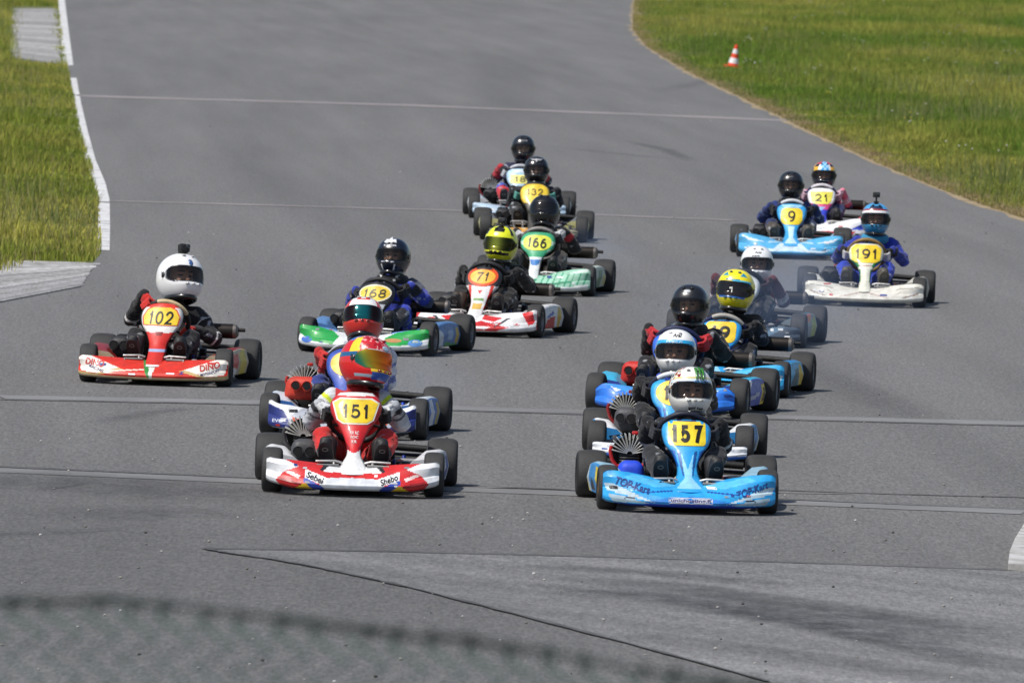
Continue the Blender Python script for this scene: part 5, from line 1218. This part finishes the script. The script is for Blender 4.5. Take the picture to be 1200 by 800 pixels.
# taller seeding tufts
for xl, xr, y0, y1, cnt, c2 in ((xl_r, xr_r, 105, 420, 2600, (.30, .29, .12)), (xl_l, xr_l, 84, 320, 1500, (.42, .36, .16))):
    x, y = scatter(cnt, y0, y1, xl, xr); ok = ~in_poly_np(x, y, ROADP)
    for q in KP: ok &= ~in_poly_np(x, y, [(p.x, p.y) for p in q])
    ok &= nz(x, y * .4, .35, 8.) > -.05; x, y = x[ok], y[ok]; hg = rng.uniform(.22, .42, len(x)) * np.clip(edge_dist(x, y, RE if xl is xl_r else LE) * .6 + .35, .3, 1)
    blades('tall_grass', x, y, hg, 16, lambda bx, by, k, c2=c2: mixc((.13, .20, .04), c2, rng.random(k)), 'taller seeding grass tufts standing out of the ' + ('right meadow' if xl is xl_r else 'left verge'), .8, .5, .16)
# straw along the right road edge
s_i = rng.random(5000); seg = rng.integers(0, len(RE) - 2, 5000); P0 = np.array(RE)[seg]; P1 = np.array(RE)[seg + 1]; Q = P0 + (P1 - P0) * s_i[:, None]
blades('dry_grass', Q[:, 0] + rng.uniform(-.06, .40, 5000), Q[:, 1], np.full(5000, .055), 5, lambda bx, by, k: mixc((.30, .23, .11), (.42, .34, .2), rng.random(k)), 'straw coloured dry grass edging the right side of the track', 1.0, 1.2)
# tiny wild flowers
def flowers():
    x, y = scatter(260, 110, 330, xl_r, xr_r); ok = ~in_poly_np(x, y, ROADP); x, y = x[ok], y[ok]; n = nz(x, y, .12, 7.); kx = (n > -.05) & (edge_dist(x, y, RE) > 1.2); x, y = x[kx], y[kx]
    mb = MB()
    for a, b in zip(x, y):
        yel = random.random() < .3
        for q in range(random.randint(1, 4)):
            c = Vector((a + random.gauss(0, .1), b + random.gauss(0, .12), random.uniform(.16, .30)))
            mb.add(tube([(c.x, c.y, 0), (c.x, c.y, c.z)], .002, 4), (.06, .10, .02)); mb.add(ellipsoid(c, .015, .015, .011, 5), (.62, .52, .08) if yel else (.68, .68, .60))
    o = ob('wildflowers', mb.mesh('wildflowers', GRASSM)); tag(o, 'small white and yellow wildflowers dotted through the right meadow', kind='stuff')
flowers()

def pebbles():
    mb = MB()
    for _ in range(430):
        p = at(random.uniform(-100, 1300), random.uniform(250, 850) if random.random() < .8 else random.uniform(120, 300)); r = random.uniform(.004, .010)
        if not in_poly_np(np.array([p.x]), np.array([p.y]), ROADP)[0]: continue
        g_ = random.choice((.5, .42, .33, .2, .08)); mb.add(ellipsoid((p.x, p.y, .018 + r * .4), r, r * random.uniform(.7, 1.3), r * .7, 5), (g_, g_ * .98, g_ * .95))
    o = ob('gravel', mb.mesh('gravel', KERBM)); tag(o, 'tiny pale stones and rubber crumbs scattered over the asphalt', kind='stuff')
pebbles()

# ------------------------------------------------------------------ traffic cone
def cone():
    root = bpy.data.objects.new('traffic_cone', None); COL.objects.link(root); p = at(858.5, 80)
    root.matrix_world = Matrix.Translation(p) @ Matrix.Rotation(R(8), 4, 'Y') @ Matrix.Rotation(R(20), 4, 'Z')
    tag(root, 'orange and white traffic cone tilted in the grass', 'traffic cone')
    b = MB(); b.add(rbox(0, 0, .03, .32, .32, .03, .012, 2), 'd84a1c'); ob('base', b.mesh('base', PLAST), root)
    b = MB(); H = .50
    prof = [(.118 - (.118 - .026) * i / 24, .045 + (H - .045) * i / 24) for i in range(25)] + [(.02, H + .005), (.018, H - .01)]
    def col(c):
        t = (c.z - .045) / (H - .045); return 'e9e9ec' if (.12 < t < .36 or .60 < t < .80) else 'e2431a'
    b.add(lathe(prof, 32, 'z'), col); ob('cone_body', b.mesh('cone_body', PLAST), root)
cone()

# ------------------------------------------------------------------ chain link fence in front of the camera
def fence():
    root = bpy.data.objects.new('chain_link_fence', None); COL.objects.link(root)
    top_px = [(-900, 640), (-500, 668), (-200, 695), (0, 706), (100, 703), (200, 709), (300, 722), (400, 735), (500, 745), (600, 759), (700, 776), (800, 791), (1000, 822), (1300, 872), (1700, 945)]
    G = simple('green_coated_wire', (.010, .05, .036), (.018, .075, .055), 8, .5); DK = simple('dark_top_wire', (.006, .009, .009), (.010, .045, .036), 7, .6)
    # the fence line on the ground runs a little towards the camera to the right
    a = Vector((-2.2, 10.9)); bq = Vector((2.6, 7.9)); dirv = (bq - a).normalized(); L = (bq - a).length
    tops = []
    for p in top_px:
        r = ray(*p); n2 = Vector((-dirv.y, dirv.x)); t = (a - CAM.to_2d()).dot(n2) / r.to_2d().dot(n2); q = CAM + r * t; s = (q.to_2d() - a).dot(dirv); tops.append((s, q.z))
    tops.sort(); zt = lambda s: interp(s, tops)
    root.location = (a.x, a.y, 0); rot = math.atan2(dirv.y, dirv.x); root.rotation_euler = (0, 0, rot)
    tag(root, 'green chain link fence close to the lens, only its blurred top in view', 'fence')
    mb = MB(); st = .05; rows = 54
    for k in range(int(L / st)):
        for sgn in (0,):
            pts = []; s0 = k * st
            for j in range(rows):
                s = s0 + (st / 2 if j % 2 else -st / 2) * .96 + st / 2; z = zt(max(0, min(L, s))) - .012 - j * st * .5
                pts.append((s, .004 if j % 2 else -.004, z))
            mb.add(tube(pts, .0032, 4), (.03, .08, .06))
    me = mb.mesh('wire_mesh', G); ob('wire_mesh', me, root)
    mb = MB(); mb.add(tube([(s, random.gauss(0, .004), zt(s) + random.gauss(0, .0018)) for s in np.linspace(0, L, 110)], .006, 8, radii=[random.uniform(.0024, .0052) for _ in range(110)]), (.02, .03, .03))
    for k in range(int(L / st)): s_ = k * st + random.gauss(0, .006); mb.add(tube([(s_, .004, zt(s_) - .012), (s_ + .008, 0, zt(s_) + random.uniform(.003, .010)), (s_ + .018, -.004, zt(s_ + .018) - .006)], .0028, 5), (.02, .03, .03)); ob('top_wire', mb.mesh('top_wire', DK), root)
    for s in (0.0, L):
        mb = MB(); mb.add(tube([(s, .035, 0), (s, .035, zt(s) + .06)], .024, 12), (.03, .07, .05)); mb.add(lathe([(.026, 0), (.024, .02), (.001, .03)], 12, 'z', (s, .035, zt(s) + .06)), (.02, .02, .02)); ob('post', mb.mesh('post', G), root)
fence()

# ------------------------------------------------------------------ karts and drivers
for cfg in KARTS:
    make_kart(cfg); make_driver(cfg)

# ------------------------------------------------------------------ two-stroke smoke behind the right queue
def smoke():
    mt = bpy.data.materials.new('blue_exhaust_smoke'); mt.use_nodes = True; nt = mt.node_tree; nt.nodes.remove(nt.nodes['Principled BSDF'])
    v = N(nt, 'ShaderNodeVolumePrincipled'); v.inputs['Color'].default_value = (.45, .62, .95, 1); v.inputs['Anisotropy'].default_value = .2
    tc = N(nt, 'ShaderNodeTexCoord'); n = noise_tex(nt, 1.6, 3, .55, vec=tc.outputs['Object'])
    ln = N(nt, 'ShaderNodeVectorMath', operation='LENGTH'); nt.links.new(tc.outputs['Object'], ln.inputs[0])
    f = ramp(nt, ln.outputs['Value'], .15, 1.0, (1, 1, 1), (0, 0, 0)); r = ramp(nt, n.outputs['Fac'], .36, .72, (0, 0, 0), (1, 1, 1))
    a = mul(nt, f.outputs['Color'], r.outputs['Color']); s = N(nt, 'ShaderNodeMath', operation='MULTIPLY'); s.inputs[1].default_value = .21
    nt.links.new(a, s.inputs[0]); nt.links.new(s.outputs[0], v.inputs['Density']); nt.links.new(v.outputs[0], nt.nodes['Material Output'].inputs['Volume'])
    for px, py, sx, sy, sz in ((905, 430, 1.25, 1.8, .45), (485, 500, .42, .8, .26), (925, 365, .6, 1.5, .36), (690, 335, .6, 1.2, .3)):
        p = at(px, py); b = MB(); b.add(ellipsoid((0, 0, 0), 1, 1, 1, 16)); o = ob('exhaust_smoke', b.mesh('exhaust_smoke', mt)); tag(o, 'thin bluish two stroke exhaust smoke drifting between the karts', kind='stuff')
        o.location = (p.x, p.y + .3, sz * .95 + .02); o.scale = (sx, sy, sz)
smoke()

# ------------------------------------------------------------------ light, sky, output
w = bpy.data.worlds.new('World'); sc.world = w; w.use_nodes = True; nt = w.node_tree
EL, AZ = 56, 232     # sun high on the left and behind the camera
sky = nt.nodes.new('ShaderNodeTexSky'); sky.sky_type = 'NISHITA'; sky.sun_disc = False; sky.sun_elevation = R(EL); sky.sun_rotation = R(AZ)
sky.air_density = 1.0; sky.dust_density = 1.5
nt.links.new(sky.outputs[0], nt.nodes['Background'].inputs[0]); nt.nodes['Background'].inputs[1].default_value = .095
sl = bpy.data.lights.new('sun', 'SUN'); sl.energy = 4.1; sl.angle = R(.53); sl.color = (1, .955, .89)
so = bpy.data.objects.new('sun', sl); COL.objects.link(so)
d = Vector((math.sin(R(AZ)) * math.cos(R(EL)), math.cos(R(AZ)) * math.cos(R(EL)), math.sin(R(EL))))
so.rotation_euler = d.to_track_quat('Z', 'Y').to_euler()
vs = sc.view_settings; vs.view_transform = 'Standard'; vs.look = 'None'; vs.exposure = 0.1; vs.gamma = 1; vs.use_curve_mapping = False
sc.cycles.max_bounces = 6; sc.cycles.transparent_max_bounces = 12; sc.cycles.volume_bounces = 1
sc.cycles.use_denoising = True
